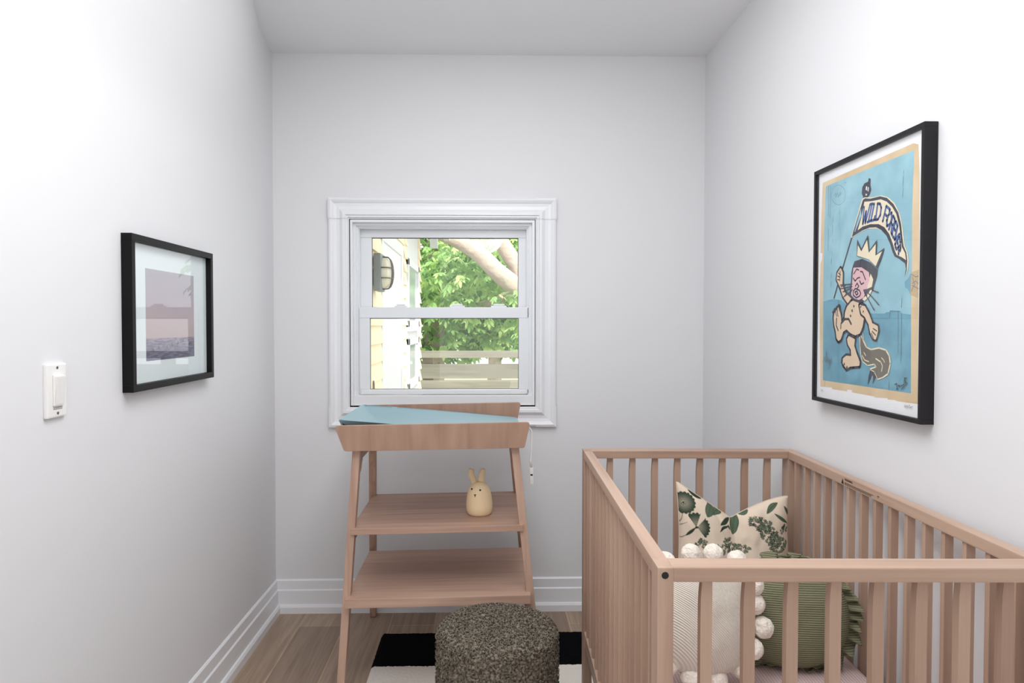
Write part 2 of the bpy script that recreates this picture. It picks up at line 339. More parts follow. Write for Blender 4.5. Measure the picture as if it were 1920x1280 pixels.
mb = MB(); mb.box(-.475, -.41, 6.2, 6.26, 1.94, 2.03, .006); mb.box(-.45, -.43, 6.14, 6.26, 2.03, 2.11); tag(mb.build('junction_box', WHT), 'small white box hanging under the eave corner outside', 'utility box')
mb = MB(); mb.tube([(-.53, 3.38+.02*cos(a*.3), .95+.05*sin(a*.3)) for a in range(11)], .0025, 6); tag(mb.build('cable_loop', M['screw']), 'thin dark cable looping out of the cream siding outside', 'cable')
# fence
FW = wood('weathered_wood', srgb(140, 138, 124), srgb(104, 102, 90), 0, .85, 40, 8); FWz = wood('weathered_post', srgb(160, 150, 132), srgb(120, 112, 98), 2, .85, 40, 8)
fe = thing('deck_fence', (1, 6.3, -.35), 'weathered grey wooden fence of horizontal boards outside the window', 'fence')
for z0, z1, y in ((.975, 1.035, 6.2), (.79, .92, 6.24), (.64, .775, 6.24), (.49, .62, 6.24), (.34, .47, 6.24)):
    mb = MB(); mb.box(-.575, 3.2, y, y+.03+(.06 if z0 > .95 else 0), z0, z1, .005); mb.build('fence_board', FW, fe)
for x in (-.55, .95, 2.45):
    mb = MB(); mb.box(x, x+.095, 6.27, 6.36, -.35, .975, .004); mb.build('fence_post', FWz, fe)
# trees
BARK = mat('pale_bark', srgb(176, 162, 148), .9, .2, (14, .9, .02))
LEAFS = [mat('leaf_light', srgb(186, 214, 138), .6, .3), mat('leaf_mid', srgb(150, 188, 116), .6, .3), mat('leaf_dark', srgb(104, 142, 88), .6, .3)]
for m in LEAFS:
    b = m.node_tree.nodes['Principled BSDF']; tr = m.node_tree.nodes.new('ShaderNodeBsdfTranslucent'); tr.inputs[0].default_value = b.inputs['Base Color'].default_value
    mx = m.node_tree.nodes.new('ShaderNodeMixShader'); mx.inputs[0].default_value = .4
    m.node_tree.links.new(b.outputs[0], mx.inputs[1]); m.node_tree.links.new(tr.outputs[0], mx.inputs[2]); m.node_tree.links.new(mx.outputs[0], m.node_tree.nodes['Material Output'].inputs[0])
def spray(mb, p, s, rnd):
    az = rnd.uniform(0, 2*pi); d = Vector((cos(az)*.7, sin(az)*.7, -rnd.uniform(.1, .9))).normalized()
    side = d.cross(Vector((0, 0, 1))).normalized(); nrm = side.cross(d)
    mi = rnd.choice((0, 0, 1, 1, 1, 2))
    for k in range(5):
        t = k//2+1; sg = 0 if k == 4 else (1 if k % 2 else -1)
        o = p+d*(t*.35*s); ld = (d*.8+side*sg*.8+Vector((0, 0, -.25))).normalized()*s*rnd.uniform(.7, 1.1); ws = ld.cross(nrm).normalized()*s*.2
        n = nrm*s*.04
        mb.add([o, o+ld*.35+ws+n, o+ld*.75+ws*.6, o+ld, o+ld*.75-ws*.6, o+ld*.35-ws+n], [(0, 1, 2, 3), (0, 3, 4, 5)], mi)
def foliage(boxes, seed, parent, smul=1):
    rnd = random.Random(seed); mb = MB()
    for c, r, n, s in boxes:
        for _ in range(n):
            while True:
                q = Vector((rnd.uniform(-1, 1), rnd.uniform(-1, 1), rnd.uniform(-1, 1)))
                if q.length < 1: break
            q = q.normalized()*q.length**.6
            spray(mb, Vector((c[0]+q.x*r[0], c[1]+q.y*r[1], c[2]+q.z*r[2])), s*rnd.uniform(.7, 1.2), rnd)
    return mb.build('foliage', LEAFS, parent)
tr = thing('maple_tree', (.8, 7.3, -.35), 'tree with thick pale bare branches crossing the upper right of the window', 'tree')
mb = MB(); mb.tube(*smooth_path([(.9, 7.4, -.4), (.78, 7.35, .7), (.62, 7.3, 1.2), (.47, 7.2, 1.52), (.36, 7.1, 1.62)], [.2, .18, .16, .14, .11]), 14); mb.build('trunk', BARK, tr)
mb = MB(); mb.tube(*smooth_path([(.47, 7.2, 1.45), (.36, 7.1, 1.60), (.12, 7.0, 1.80), (-.03, 7.0, 1.95), (-.2, 7.0, 2.06), (-.5, 6.95, 2.18), (-1, 6.9, 2.3)], [.12, .105, .09, .085, .075, .06, .04]), 14); mb.build('branch', BARK, tr)
mb = MB(); mb.tube(*smooth_path([(.47, 7.25, 1.5), (.41, 7.2, 1.66), (.33, 7.2, 1.86), (.17, 7.2, 2.12), (.0, 7.2, 2.5), (-.1, 7.2, 3)], [.12, .105, .085, .08, .07, .06]), 14); mb.build('branch', BARK, tr)
mb = MB(); mb.tube(*smooth_path([(.5, 7.3, 1.3), (.3, 7.3, 1.58), (.1, 7.35, 1.5), (-.1, 7.4, 1.48)], [.07, .05, .04, .02]), 10); mb.build('branch', BARK, tr)
foliage([((.45, 7.0, 1.30), (.22, .25, .16), 90, .085), ((.3, 6.9, 1.58), (.2, .15, .08), 16, .08), ((-.25, 7.6, 1.75), (.5, .5, .4), 520, .085), ((.5, 7.9, 2.4), (1.1, .5, .6), 500, .1), ((.9, 7.7, 1.9), (.5, .3, .6), 240, .1)], 3, tr)
for i, (x, Y, zz, lab, n) in enumerate(((-.7, 9.3, 1.9, 'leafy green tree filling the left of the view behind the fence', 1700), (1.1, 11.4, 2.1, 'leafy green tree behind the bare pale branches outside', 1700), (.2, 15, 2.6, 'distant darker tree furthest behind the fence', 1500))):
    t2 = thing('leafy_tree', (x, Y, -.35), lab, 'tree'); mb = MB(); mb.tube([(x, Y, -.4), (x+.05, Y, 1.2), (x, Y+.05, 2.6)], [.16, .13, .07], 10); mb.build('trunk', BARK, t2)
    foliage([((x, Y, zz), (1.5+.5*(i == 2), .6, 1.15+.8*(i == 2)), int(n*1.7), .115+.07*(i == 2))], 11+i, t2)

# ================================================================== LEFT: switch and framed photograph
sw = thing('light_switch', (XL, 1.52, 1.13), 'white rocker light switch with screwed cover plate on the left wall', 'light switch')
mb = MB(); mb.box(XL, XL+.009, 1.485, 1.556, 1.072, 1.187, .004); mb.build('cover_plate', M['plastic'], sw)
mb = MB(); mb.box(XL+.009, XL+.013, 1.504, 1.538, 1.097, 1.163, .002); mb.hexa([(XL+.012, 1.506, 1.10), (XL+.012, 1.536, 1.10), (XL+.012, 1.536, 1.160), (XL+.012, 1.506, 1.160)], [(XL+.0135, 1.506, 1.10), (XL+.0135, 1.536, 1.10), (XL+.019, 1.536, 1.160), (XL+.019, 1.506, 1.160)], .001); mb.build('rocker', M['plastic'], sw)
for z in (1.178, 1.081):
    mb = MB(); mb.lathe([(.0001, XL+.0088), (.003, XL+.0088), (.003, XL+.0102), (.0001, XL+.0102)], (0, 1.521, z), 12, axis='x'); mb.build('screw', M['screw'], sw)
mb = MB(); mb.box(XL+.0088, XL+.0096, 1.506, 1.537, 1.0925, 1.0935); mb.box(XL+.0088, XL+.0096, 1.506, 1.537, 1.0895, 1.0905); mb.build('seam', M['gasket'], sw)

def frame4(mb, xw, xf, ya, yb, z0, z1, wd, mi=0, bev=.0012):
    lo_, hi = min(xw, xf), max(xw, xf)
    mb.box(lo_, hi, ya, yb, z1-wd, z1, bev, mi); mb.box(lo_, hi, ya, yb, z0, z0+wd, bev, mi)
    mb.box(lo_, hi, ya, ya+wd, z0+wd, z1-wd, bev, mi); mb.box(lo_, hi, yb-wd, yb, z0+wd, z1-wd, bev, mi)
pf = thing('framed_photograph', (XL, 2.07, 1.3), 'black box-framed seaside photograph in a wide pale mat on the left wall', 'picture')
mb = MB(); frame4(mb, XL, -.892, 1.808, 2.342, 1.096, 1.502, .018); mb.build('frame', M['black'], pf)
mb = MB(); mb.box(XL, -.909, 1.82, 2.33, 1.108, 1.49); mb.build('mat_board', M['mat_board'], pf)
def sea_mat():
    m = mat('seaside_print', (1, 1, 1, 1), .6, .2); nt = m.node_tree; b = nt.nodes['Principled BSDF']; L = nt.links.new; N = nt.nodes.new
    tc = N('ShaderNodeTexCoord'); sp = N('ShaderNodeSeparateXYZ'); L(tc.outputs['Generated'], sp.inputs[0])
    cr = N('ShaderNodeValToRGB'); e = cr.color_ramp.elements; e[0].position = 0; e[0].color = srgb(104, 104, 130); e[1].position = 1; e[1].color = srgb(172, 166, 176)
    for p, c in ((.1, (110, 108, 132)), (.235, (146, 134, 152)), (.25, (180, 162, 162)), (.42, (184, 166, 168)), (.7, (172, 162, 174))):
        q = e.new(p); q.color = srgb(*c)
    L(sp.outputs[2], cr.inputs[0])
    mp = N('ShaderNodeMapping'); mp.inputs['Scale'].default_value = (1, 9, 60); n = N('ShaderNodeTexNoise'); n.inputs['Scale'].default_value = 1; n.inputs['Detail'].default_value = 6
    L(tc.outputs['Generated'], mp.inputs[0]); L(mp.outputs[0], n.inputs['Vector'])
    c2 = N('ShaderNodeValToRGB'); c2.color_ramp.elements[0].position = .42; c2.color_ramp.elements[0].color = (.55, .55, .62, 1); c2.color_ramp.elements[1].position = .62; c2.color_ramp.elements[1].color = (1.15, 1.12, 1.1, 1)
    L(n.outputs['Fac'], c2.inputs[0]); mx = N('ShaderNodeMix'); mx.data_type = 'RGBA'; mx.blend_type = 'MULTIPLY'
    lt = N('ShaderNodeMath'); lt.operation = 'LESS_THAN'; lt.inputs[1].default_value = .24; L(sp.outputs[2], lt.inputs[0]); L(lt.outputs[0], mx.inputs[0]); L(cr.outputs[0], mx.inputs[6]); L(c2.outputs[0], mx.inputs[7]); L(mx.outputs[2], b.inputs['Base Color'])
    return m
mb = MB(); mb.box(-.9095, -.9085, 1.913, 2.226, 1.171, 1.421)
fig = [(1.945, 1.201), (1.953, 1.2), (1.985, 1.207), (2.038, 1.206), (2.07, 1.211), (2.09, 1.2), (2.105, 1.209), (2.108, 1.217), (2.145, 1.223), (2.19, 1.212), (2.2, 1.214)]
for y, z in fig:
    mb.prism([(y-.0022, z-.004), (y+.0022, z-.004), (y+.0015, z+.0015), (y+.0012, z+.004), (y-.0012, z+.004), (y-.0015, z+.0015)], 'x', -.9085, -.9083, mi=1)
    mb.prism([(y-.007, z-.0045), (y+.007, z-.004), (y+.006, z-.003), (y-.006, z-.0035)], 'x', -.9085, -.90835, mi=1)
mb.build('photo_print', [sea_mat(), M['ink']], pf)
mb = MB(); mb.box(-.9052, -.904, 1.826, 2.324, 1.114, 1.484); mb.build('glass', M['picture_glass'], pf)
ART = [
('f','tan',0,[(0.079,0.618),(0.498,0.622),(0.516,0.615),(0.519,0.582),(0.522,0.549),(0.526,0.337),(0.524,0.315),(0.525,0.205),(0.525,0.174),(0.527,0.045),(0.492,0.044),(0.447,0.043),(0.442,0.045),(0.412,0.043),(0.411,0.046),(0.382,0.044),(0.358,0.042),(0.356,0.044),(0.303,0.044),(0.25,0.044),(0.249,0.05),(0.226,0.049),(0.226,0.044),(0.146,0.043),(0.144,0.047),(0.079,0.044),(0.076,0.114),(0.071,0.225),(0.068,0.296),(0.071,0.366),(0.071,0.391),(0.08,0.404),(0.081,0.42),(0.071,0.423),(0.073,0.513),(0.077,0.582),(0.079,0.617)]),
('f','blue',0,[(0.098,0.605),(0.502,0.606),(0.499,0.543),(0.497,0.469),(0.499,0.339),(0.498,0.253),(0.502,0.066),(0.093,0.063),(0.089,0.271),(0.089,0.365),(0.09,0.44),(0.092,0.533),(0.098,0.605)]),
('f','deep',0,[(0.09,0.284),(0.122,0.288),(0.154,0.289),(0.19,0.284),(0.216,0.272),(0.314,0.247),(0.394,0.246),(0.401,0.249),(0.417,0.249),(0.418,0.252),(0.455,0.25),(0.465,0.245),(0.498,0.242),(0.502,0.066),(0.093,0.063)]),
('f','tan2',0,[(0.496,0.336),(0.524,0.34),(0.524,0.277),(0.495,0.286)]),
('f','deep',0,[(0.496,0.336),(0.488,0.325),(0.473,0.316),(0.475,0.303),(0.486,0.299),(0.495,0.286)]),
('s','grey',2,[(0.497,0.332),(0.513,0.325),(0.523,0.326)]),
('s','grey',2,[(0.501,0.311),(0.513,0.316),(0.523,0.309)]),
('s','grey',2,[(0.501,0.307),(0.524,0.298)]),
('s','grey',2,[(0.498,0.294),(0.51,0.308),(0.5,0.327)]),
('s','grey',1,[(0.205,0.561),(0.204,0.554),(0.199,0.548),(0.192,0.543),(0.182,0.541),(0.171,0.541),(0.16,0.544),(0.149,0.549),(0.14,0.555),(0.133,0.563),(0.129,0.571),(0.129,0.579),(0.133,0.586),(0.139,0.592),(0.148,0.595),(0.159,0.596),(0.171,0.594),(0.182,0.59),(0.191,0.584),(0.199,0.577),(0.204,0.569),(0.205,0.561)]),
('s','grey',1.2,[(0.145,0.572),(0.156,0.575),(0.154,0.564),(0.165,0.575),(0.167,0.562),(0.179,0.574),(0.177,0.564),(0.185,0.571)]),
('s','grey',1.6,[(0.114,0.602),(0.115,0.52)]),
('s','grey',1.6,[(0.125,0.599),(0.123,0.512)]),
('s','grey',1.6,[(0.202,0.595),(0.208,0.592)]),
('s','grey',1.6,[(0.176,0.525),(0.175,0.516)]),
('s','grey',1.6,[(0.141,0.513),(0.14,0.5)]),
('s','grey',1.6,[(0.139,0.492),(0.139,0.471)]),
('s','grey',1.6,[(0.14,0.453),(0.139,0.445)]),
('s','grey',1.6,[(0.137,0.42),(0.138,0.415)]),
('s','grey',1.6,[(0.136,0.401),(0.134,0.385)]),
('s','grey',1.6,[(0.115,0.484),(0.115,0.424)]),
('s','grey',1.6,[(0.464,0.569),(0.463,0.563)]),
('s','grey',1.6,[(0.463,0.556),(0.461,0.535)]),
('s','grey',1.6,[(0.463,0.529),(0.46,0.511)]),
('s','grey',1.6,[(0.135,0.4),(0.134,0.387)]),
('s','grey',1.6,[(0.135,0.36),(0.134,0.348)]),
('s','grey',1.6,[(0.134,0.339),(0.133,0.323)]),
('s','grey',1.6,[(0.45,0.251),(0.451,0.155)]),
('s','grey',1.6,[(0.463,0.245),(0.464,0.151)]),
('s','grey',1.6,[(0.464,0.281),(0.462,0.258)]),
('s','grey',1.6,[(0.417,0.252),(0.417,0.235)]),
('s','grey',1.6,[(0.417,0.252),(0.457,0.25)]),
('s','grey',1.6,[(0.463,0.175),(0.463,0.172)]),
('s','grey',1.6,[(0.463,0.166),(0.463,0.134)]),
('s','grey',1.6,[(0.105,0.071),(0.105,0.05)]),
('s','grey',1.6,[(0.417,0.085),(0.417,0.066)]),
('s','ink',7,[(0.295,0.537),(0.242,0.447),(0.197,0.371),(0.172,0.328),(0.152,0.292)]),
('f','ink',0,[(0.318,0.582),(0.327,0.579),(0.326,0.564),(0.33,0.551),(0.323,0.54),(0.312,0.533),(0.295,0.538),(0.287,0.55),(0.289,0.565),(0.299,0.573),(0.316,0.574)]),
('f','white',0,[(0.307,0.565),(0.312,0.562),(0.311,0.553),(0.305,0.556)]),
('f','white',0,[(0.316,0.561),(0.32,0.559),(0.318,0.549),(0.314,0.551)]),
('f','white',0,[(0.304,0.547),(0.313,0.543),(0.307,0.54)]),
('f','cream',0,[(0.299,0.538),(0.332,0.532),(0.375,0.529),(0.403,0.52),(0.431,0.501),(0.451,0.474),(0.461,0.448),(0.468,0.417),(0.472,0.398),(0.483,0.382),(0.488,0.363),(0.485,0.344),(0.477,0.327),(0.482,0.344),(0.479,0.358),(0.457,0.37),(0.439,0.374),(0.428,0.387),(0.42,0.405),(0.404,0.427),(0.382,0.443),(0.359,0.452),(0.32,0.457),(0.286,0.454),(0.238,0.444),(0.243,0.455),(0.28,0.521),(0.289,0.536)]),
('f','ink',0,[(0.303,0.535),(0.326,0.53),(0.37,0.528),(0.399,0.519),(0.426,0.5),(0.446,0.477),(0.457,0.449),(0.463,0.418),(0.468,0.398),(0.479,0.382),(0.483,0.363),(0.481,0.345),(0.473,0.327),(0.478,0.345),(0.474,0.358),(0.452,0.37),(0.434,0.377),(0.424,0.39),(0.415,0.408),(0.399,0.43),(0.377,0.446),(0.354,0.456),(0.324,0.459),(0.29,0.456),(0.242,0.446),(0.247,0.457),(0.284,0.518),(0.293,0.533)]),
('f','cream',0,[(0.3,0.527),(0.33,0.523),(0.374,0.52),(0.399,0.51),(0.42,0.495),(0.438,0.475),(0.45,0.446),(0.456,0.419),(0.461,0.397),(0.474,0.381),(0.478,0.365),(0.462,0.373),(0.442,0.38),(0.434,0.391),(0.425,0.409),(0.411,0.432),(0.39,0.451),(0.365,0.462),(0.328,0.467),(0.293,0.466),(0.27,0.46),(0.287,0.49)]),
('f','blue',0,[(0.284,0.513),(0.287,0.494),(0.258,0.458),(0.254,0.458)]),
('s','navy',9,[(0.299,0.514),(0.294,0.472),(0.309,0.502),(0.305,0.473),(0.327,0.516)]),
('s','navy',9,[(0.335,0.515),(0.32,0.475)]),
('s','navy',9,[(0.33,0.516),(0.34,0.515)]),
('s','navy',9,[(0.315,0.474),(0.326,0.475)]),
('s','navy',9,[(0.345,0.514),(0.331,0.475),(0.347,0.475),(0.349,0.483)]),
('s','navy',9,[(0.36,0.512),(0.352,0.474),(0.362,0.474),(0.372,0.482),(0.376,0.5),(0.37,0.51),(0.36,0.512)]),
('s','navy',9,[(0.41,0.485),(0.413,0.489),(0.397,0.5),(0.383,0.466)]),
('s','navy',9,[(0.39,0.483),(0.4,0.476)]),
('s','navy',9,[(0.419,0.481),(0.42,0.466),(0.413,0.455),(0.401,0.452),(0.4,0.466),(0.407,0.478),(0.419,0.481)]),
('s','navy',8,[(0.409,0.443),(0.426,0.473),(0.432,0.465),(0.431,0.454),(0.424,0.451),(0.418,0.458)]),
('s','navy',8,[(0.422,0.453),(0.419,0.434)]),
('s','navy',9,[(0.444,0.447),(0.436,0.459),(0.421,0.431),(0.429,0.421)]),
('s','navy',9,[(0.429,0.445),(0.435,0.437)]),
('s','navy',9,[(0.444,0.447),(0.433,0.416),(0.452,0.427)]),
('s','navy',9,[(0.456,0.407),(0.451,0.422),(0.435,0.406),(0.438,0.397)]),
('s','navy',9,[(0.443,0.414),(0.446,0.405)]),
('s','navy',8,[(0.44,0.393),(0.456,0.402),(0.457,0.394),(0.455,0.388),(0.451,0.39),(0.448,0.398)]),
('s','navy',8,[(0.45,0.392),(0.449,0.381)]),
('f','tail',-4,[(0.287,0.199),(0.3,0.183),(0.316,0.164),(0.339,0.158),(0.375,0.163),(0.403,0.159),(0.417,0.146),(0.422,0.128),(0.413,0.104),(0.391,0.093),(0.37,0.087),(0.355,0.104),(0.332,0.109),(0.363,0.117),(0.356,0.123),(0.325,0.118),(0.301,0.127),(0.293,0.142),(0.288,0.167)]),
('s','cream',3,[(0.3,0.199),(0.306,0.181),(0.32,0.163),(0.341,0.159),(0.375,0.164),(0.405,0.16),(0.42,0.146),(0.424,0.129),(0.415,0.103),(0.391,0.092)]),
('s','cream',4,[(0.299,0.142),(0.311,0.131),(0.33,0.128)]),
('s','cream',3,[(0.307,0.15),(0.316,0.142)]),
('s','cream',4,[(0.361,0.137),(0.383,0.13),(0.39,0.121),(0.387,0.108)]),
('s','cream',3,[(0.386,0.14),(0.395,0.135),(0.399,0.13)]),
('f','ink',0,[(0.338,0.108),(0.331,0.094),(0.326,0.07),(0.34,0.089),(0.345,0.097),(0.351,0.092),(0.348,0.074),(0.362,0.092),(0.37,0.087),(0.355,0.103)]),
('f','flesh',8,[(0.233,0.19),(0.264,0.182),(0.261,0.165),(0.273,0.146),(0.289,0.125),(0.287,0.115),(0.258,0.112),(0.241,0.11),(0.222,0.102),(0.216,0.108),(0.207,0.112),(0.202,0.121),(0.202,0.128),(0.221,0.138),(0.247,0.138),(0.244,0.155),(0.229,0.168),(0.225,0.181)]),
('f','ink',0,[(0.216,0.099),(0.226,0.113),(0.231,0.106)]),
('f','ink',0,[(0.203,0.108),(0.213,0.121),(0.216,0.113)]),
('f','ink',0,[(0.192,0.116),(0.204,0.13),(0.205,0.121)]),
('f','ink',0,[(0.212,0.103),(0.225,0.117),(0.216,0.108)]),
('f','flesh',9,[(0.233,0.275),(0.254,0.282),(0.298,0.27),(0.318,0.255),(0.314,0.243),(0.305,0.232),(0.3,0.214),(0.288,0.197),(0.266,0.192),(0.243,0.197),(0.222,0.207),(0.205,0.201),(0.192,0.18),(0.18,0.175),(0.17,0.183),(0.165,0.202),(0.157,0.218),(0.153,0.238),(0.156,0.249),(0.166,0.258),(0.181,0.268),(0.19,0.247),(0.195,0.226),(0.211,0.235),(0.213,0.251),(0.221,0.264)]),
('s','ink',8,[(0.196,0.224),(0.213,0.234),(0.232,0.234),(0.245,0.221)]),
('s','ink',6,[(0.169,0.236),(0.167,0.218),(0.178,0.204)]),
('s','ink',5,[(0.193,0.224),(0.192,0.209)]),
('f','ink',0,[(0.143,0.252),(0.152,0.261),(0.157,0.247)]),
('f','ink',0,[(0.152,0.261),(0.16,0.267),(0.166,0.249)]),
('f','ink',0,[(0.164,0.269),(0.173,0.271),(0.175,0.251)]),
('f','ink',0,[(0.176,0.274),(0.186,0.269),(0.184,0.251)]),
('s','ink',4,[(0.162,0.256),(0.169,0.242)]),
('s','ink',4,[(0.171,0.258),(0.177,0.242)]),
('f','ink',0,[(0.254,0.267),(0.256,0.271),(0.26,0.269),(0.261,0.265),(0.257,0.263)]),
('f','ink',0,[(0.245,0.255),(0.248,0.26),(0.252,0.258),(0.253,0.253),(0.249,0.251)]),
('f','ink',0,[(0.238,0.242),(0.24,0.246),(0.245,0.244),(0.245,0.24),(0.241,0.238)]),
('f','flesh',7,[(0.284,0.269),(0.31,0.266),(0.329,0.247),(0.345,0.223),(0.369,0.216),(0.371,0.204),(0.361,0.183),(0.349,0.185),(0.336,0.199),(0.328,0.22),(0.31,0.239),(0.293,0.247)]),
('s','flesh',10,[(0.29,0.266),(0.304,0.251)]),
('s','ink',4,[(0.349,0.21),(0.365,0.204)]),
('s','ink',4,[(0.345,0.203),(0.36,0.194)]),
('s','ink',4,[(0.341,0.199),(0.351,0.186)]),
('f','flesh',7,[(0.188,0.371),(0.2,0.357),(0.199,0.328),(0.209,0.306),(0.245,0.287),(0.227,0.275),(0.203,0.293),(0.185,0.32),(0.167,0.341),(0.171,0.359)]),
('s','ink',4,[(0.177,0.358),(0.188,0.352)]),
('s','ink',4,[(0.173,0.35),(0.186,0.346)]),
('s','ink',4,[(0.172,0.341),(0.182,0.339)]),
('s','ink',4,[(0.186,0.362),(0.184,0.336)]),
('s','ink',4,[(0.191,0.32),(0.211,0.324)]),
('s','ink',4,[(0.211,0.295),(0.222,0.303)]),
('f','ink',0,[(0.27,0.437),(0.29,0.41),(0.32,0.442),(0.327,0.402),(0.361,0.425),(0.359,0.39),(0.393,0.402),(0.381,0.378),(0.364,0.354),(0.326,0.381),(0.269,0.394)]),
('f','cream',0,[(0.274,0.422),(0.291,0.404),(0.317,0.43),(0.325,0.397),(0.356,0.415),(0.355,0.387),(0.384,0.395),(0.357,0.361),(0.326,0.381),(0.271,0.395)]),
('f','ink',0,[(0.248,0.366),(0.259,0.382),(0.295,0.385),(0.334,0.372),(0.364,0.353),(0.362,0.337),(0.35,0.316),(0.346,0.305),(0.328,0.292),(0.305,0.278),(0.282,0.275),(0.258,0.28),(0.239,0.291),(0.237,0.311),(0.243,0.332),(0.244,0.354)]),
('f','cream',0,[(0.335,0.345),(0.347,0.33),(0.341,0.312),(0.319,0.308),(0.327,0.327)]),
('f','pink',0,[(0.254,0.366),(0.292,0.364),(0.327,0.349),(0.331,0.331),(0.315,0.303),(0.305,0.287),(0.282,0.282),(0.262,0.286),(0.244,0.296),(0.244,0.311),(0.249,0.332),(0.251,0.353)]),
('f','cream',0,[(0.298,0.283),(0.328,0.298),(0.335,0.306),(0.343,0.304),(0.328,0.288),(0.309,0.278)]),
('s','ink',5,[(0.256,0.35),(0.27,0.361),(0.28,0.358)]),
('s','ink',5,[(0.288,0.354),(0.298,0.352),(0.312,0.332)]),
('s','ink',5,[(0.254,0.339),(0.263,0.331),(0.273,0.337)]),
('s','ink',5,[(0.275,0.338),(0.285,0.339)]),
('s','ink',5,[(0.285,0.33),(0.293,0.321),(0.304,0.324)]),
('s','ink',5,[(0.265,0.318),(0.273,0.325),(0.281,0.317),(0.273,0.311)]),
('s','ink',5,[(0.255,0.306),(0.265,0.312),(0.285,0.306),(0.291,0.298),(0.286,0.292),(0.27,0.288),(0.255,0.295),(0.255,0.306)]),
('s','ink',5,[(0.263,0.303),(0.273,0.305),(0.278,0.298),(0.27,0.295),(0.263,0.303)]),
('s','ink',5,[(0.305,0.305),(0.32,0.292)]),
('s','ink',5,[(0.249,0.31),(0.241,0.302)]),
('s','ink',4,[(0.189,0.325),(0.249,0.324)]),
('s','ink',4,[(0.189,0.315),(0.249,0.318)]),
('s','ink',4,[(0.202,0.306),(0.245,0.314)]),
('s','ink',4,[(0.207,0.293),(0.245,0.306)]),
('s','ink',4,[(0.305,0.306),(0.346,0.306)]),
('s','ink',4,[(0.346,0.303),(0.37,0.297)]),
('s','ink',4,[(0.313,0.303),(0.336,0.292),(0.373,0.267)]),
('s','ink',4,[(0.309,0.299),(0.328,0.28),(0.353,0.255)]),
('s','ink',3,[(0.444,0.081),(0.451,0.084),(0.454,0.071),(0.451,0.071)]),
('s','ink',2.5,[(0.456,0.079),(0.461,0.081),(0.46,0.077),(0.464,0.08),(0.466,0.078),(0.469,0.082),(0.472,0.08),(0.476,0.084),(0.478,0.082),(0.481,0.1),(0.483,0.087),(0.486,0.09),(0.49,0.089)]),
('s','ink',2.5,[(0.481,0.098),(0.489,0.1)]),
('s','ink',2.5,[(0.489,0.086),(0.478,0.079),(0.469,0.071)]),
('s','grey',2.5,[(0.097,0.115),(0.106,0.13),(0.109,0.116),(0.115,0.144),(0.116,0.118),(0.125,0.126),(0.128,0.114),(0.137,0.124),(0.135,0.112),(0.146,0.118),(0.144,0.131)]),
('s','grey',2,[(0.116,0.114),(0.135,0.115),(0.128,0.096)]),
('s','pencil',2,[(0.086,0.037),(0.091,0.031),(0.094,0.037),(0.101,0.033)]),
('s','pencil',2,[(0.482,0.033),(0.485,0.038),(0.487,0.033),(0.493,0.038),(0.496,0.034),(0.501,0.04),(0.504,0.034),(0.513,0.038)]),
]
# ================================================================== RIGHT: framed print
PS = thing('framed_print', (XR, 1.75, 1.38), 'tall black-framed print on the right wall, crowned figure carrying a WILD FOREVER banner', 'picture')
mb = MB(); frame4(mb, XR, .943, 1.497, 2.003, 1.053, 1.705, .011); mb.build('frame', M['grey_black'], PS)
mb = MB(); mb.box(.953, XR, 1.507, 1.993, 1.063, 1.695); mb.build('paper', M['white_paper'], PS)
CC = {'tan': (222, 200, 166), 'tan2': (196, 172, 136), 'blue': (140, 184, 198), 'deep': (100, 150, 170), 'grey': (104, 124, 136), 'ink': (66, 66, 78), 'cream': (232, 220, 192), 'white': (226, 226, 232),
      'navy': (84, 108, 158), 'flesh': (222, 198, 170), 'pink': (222, 182, 186), 'tail': (110, 104, 94), 'pencil': (176, 178, 184)}
cm = {}; cmats = []
for i, (k, c) in enumerate(CC.items()): cm[k] = i; cmats.append(mat('print_'+k, srgb(*c), .75, .2))
def speckle(m, c2, sc, lo_=.56, hi=.66):
    nt = m.node_tree; b = nt.nodes['Principled BSDF']; N = nt.nodes.new; n = N('ShaderNodeTexNoise'); n.inputs['Scale'].default_value = sc; n.inputs['Detail'].default_value = 5
    tc = N('ShaderNodeTexCoord'); cr = N('ShaderNodeValToRGB'); cr.color_ramp.elements[0].position = lo_; cr.color_ramp.elements[1].position = hi; cr.color_ramp.elements[0].color = b.inputs['Base Color'].default_value[:]; cr.color_ramp.elements[1].color = c2
    nt.links.new(tc.outputs['Object'], n.inputs['Vector']); nt.links.new(n.outputs['Fac'], cr.inputs[0]); nt.links.new(cr.outputs[0], b.inputs['Base Color'])
speckle(cmats[cm['blue']], srgb(160, 202, 214), 14, .4, .7); speckle(cmats[cm['deep']], srgb(118, 172, 192), 18, .4, .7); speckle(cmats[cm['tan']], srgb(206, 180, 142), 12, .4, .7)
from mathutils.geometry import tessellate_polygon
class Art:
    def __init__(s): s.mb = MB(); s.n = 0
    def X(s): return .9528-s.n*.00002
    def poly(s, pts, col):
        s.n += 1; X = s.X()
        v3 = [Vector((X, 2.05-a, 1.05+b)) for a, b in pts]
        tris = tessellate_polygon([[Vector((a, b, 0)) for a, b in pts]])
        s.mb.add(v3, [tuple(t) for t in tris], cm[col])
    def line(s, pts, wd, col, closed=False):
        s.n += 1; X = s.X(); P = [Vector(p) for p in pts]
        if closed: P = P+[P[0]]
        for a, b in zip(P[:-1], P[1:]):
            d = b-a
            if d.length < 1e-6: continue
            nn = Vector((-d.y, d.x)).normalized()*wd/2
            q = [a+nn, b+nn, b-nn, a-nn]; s.mb.add([(X, 2.05-p.x, 1.05+p.y) for p in q], [(0, 1, 2, 3)], cm[col])
        for p in P:
            s.mb.add([(X, 2.05-p.x-wd/2*cos(k*pi/4), 1.05+p.y+wd/2*sin(k*pi/4)) for k in range(8)], [tuple(range(8))], cm[col])
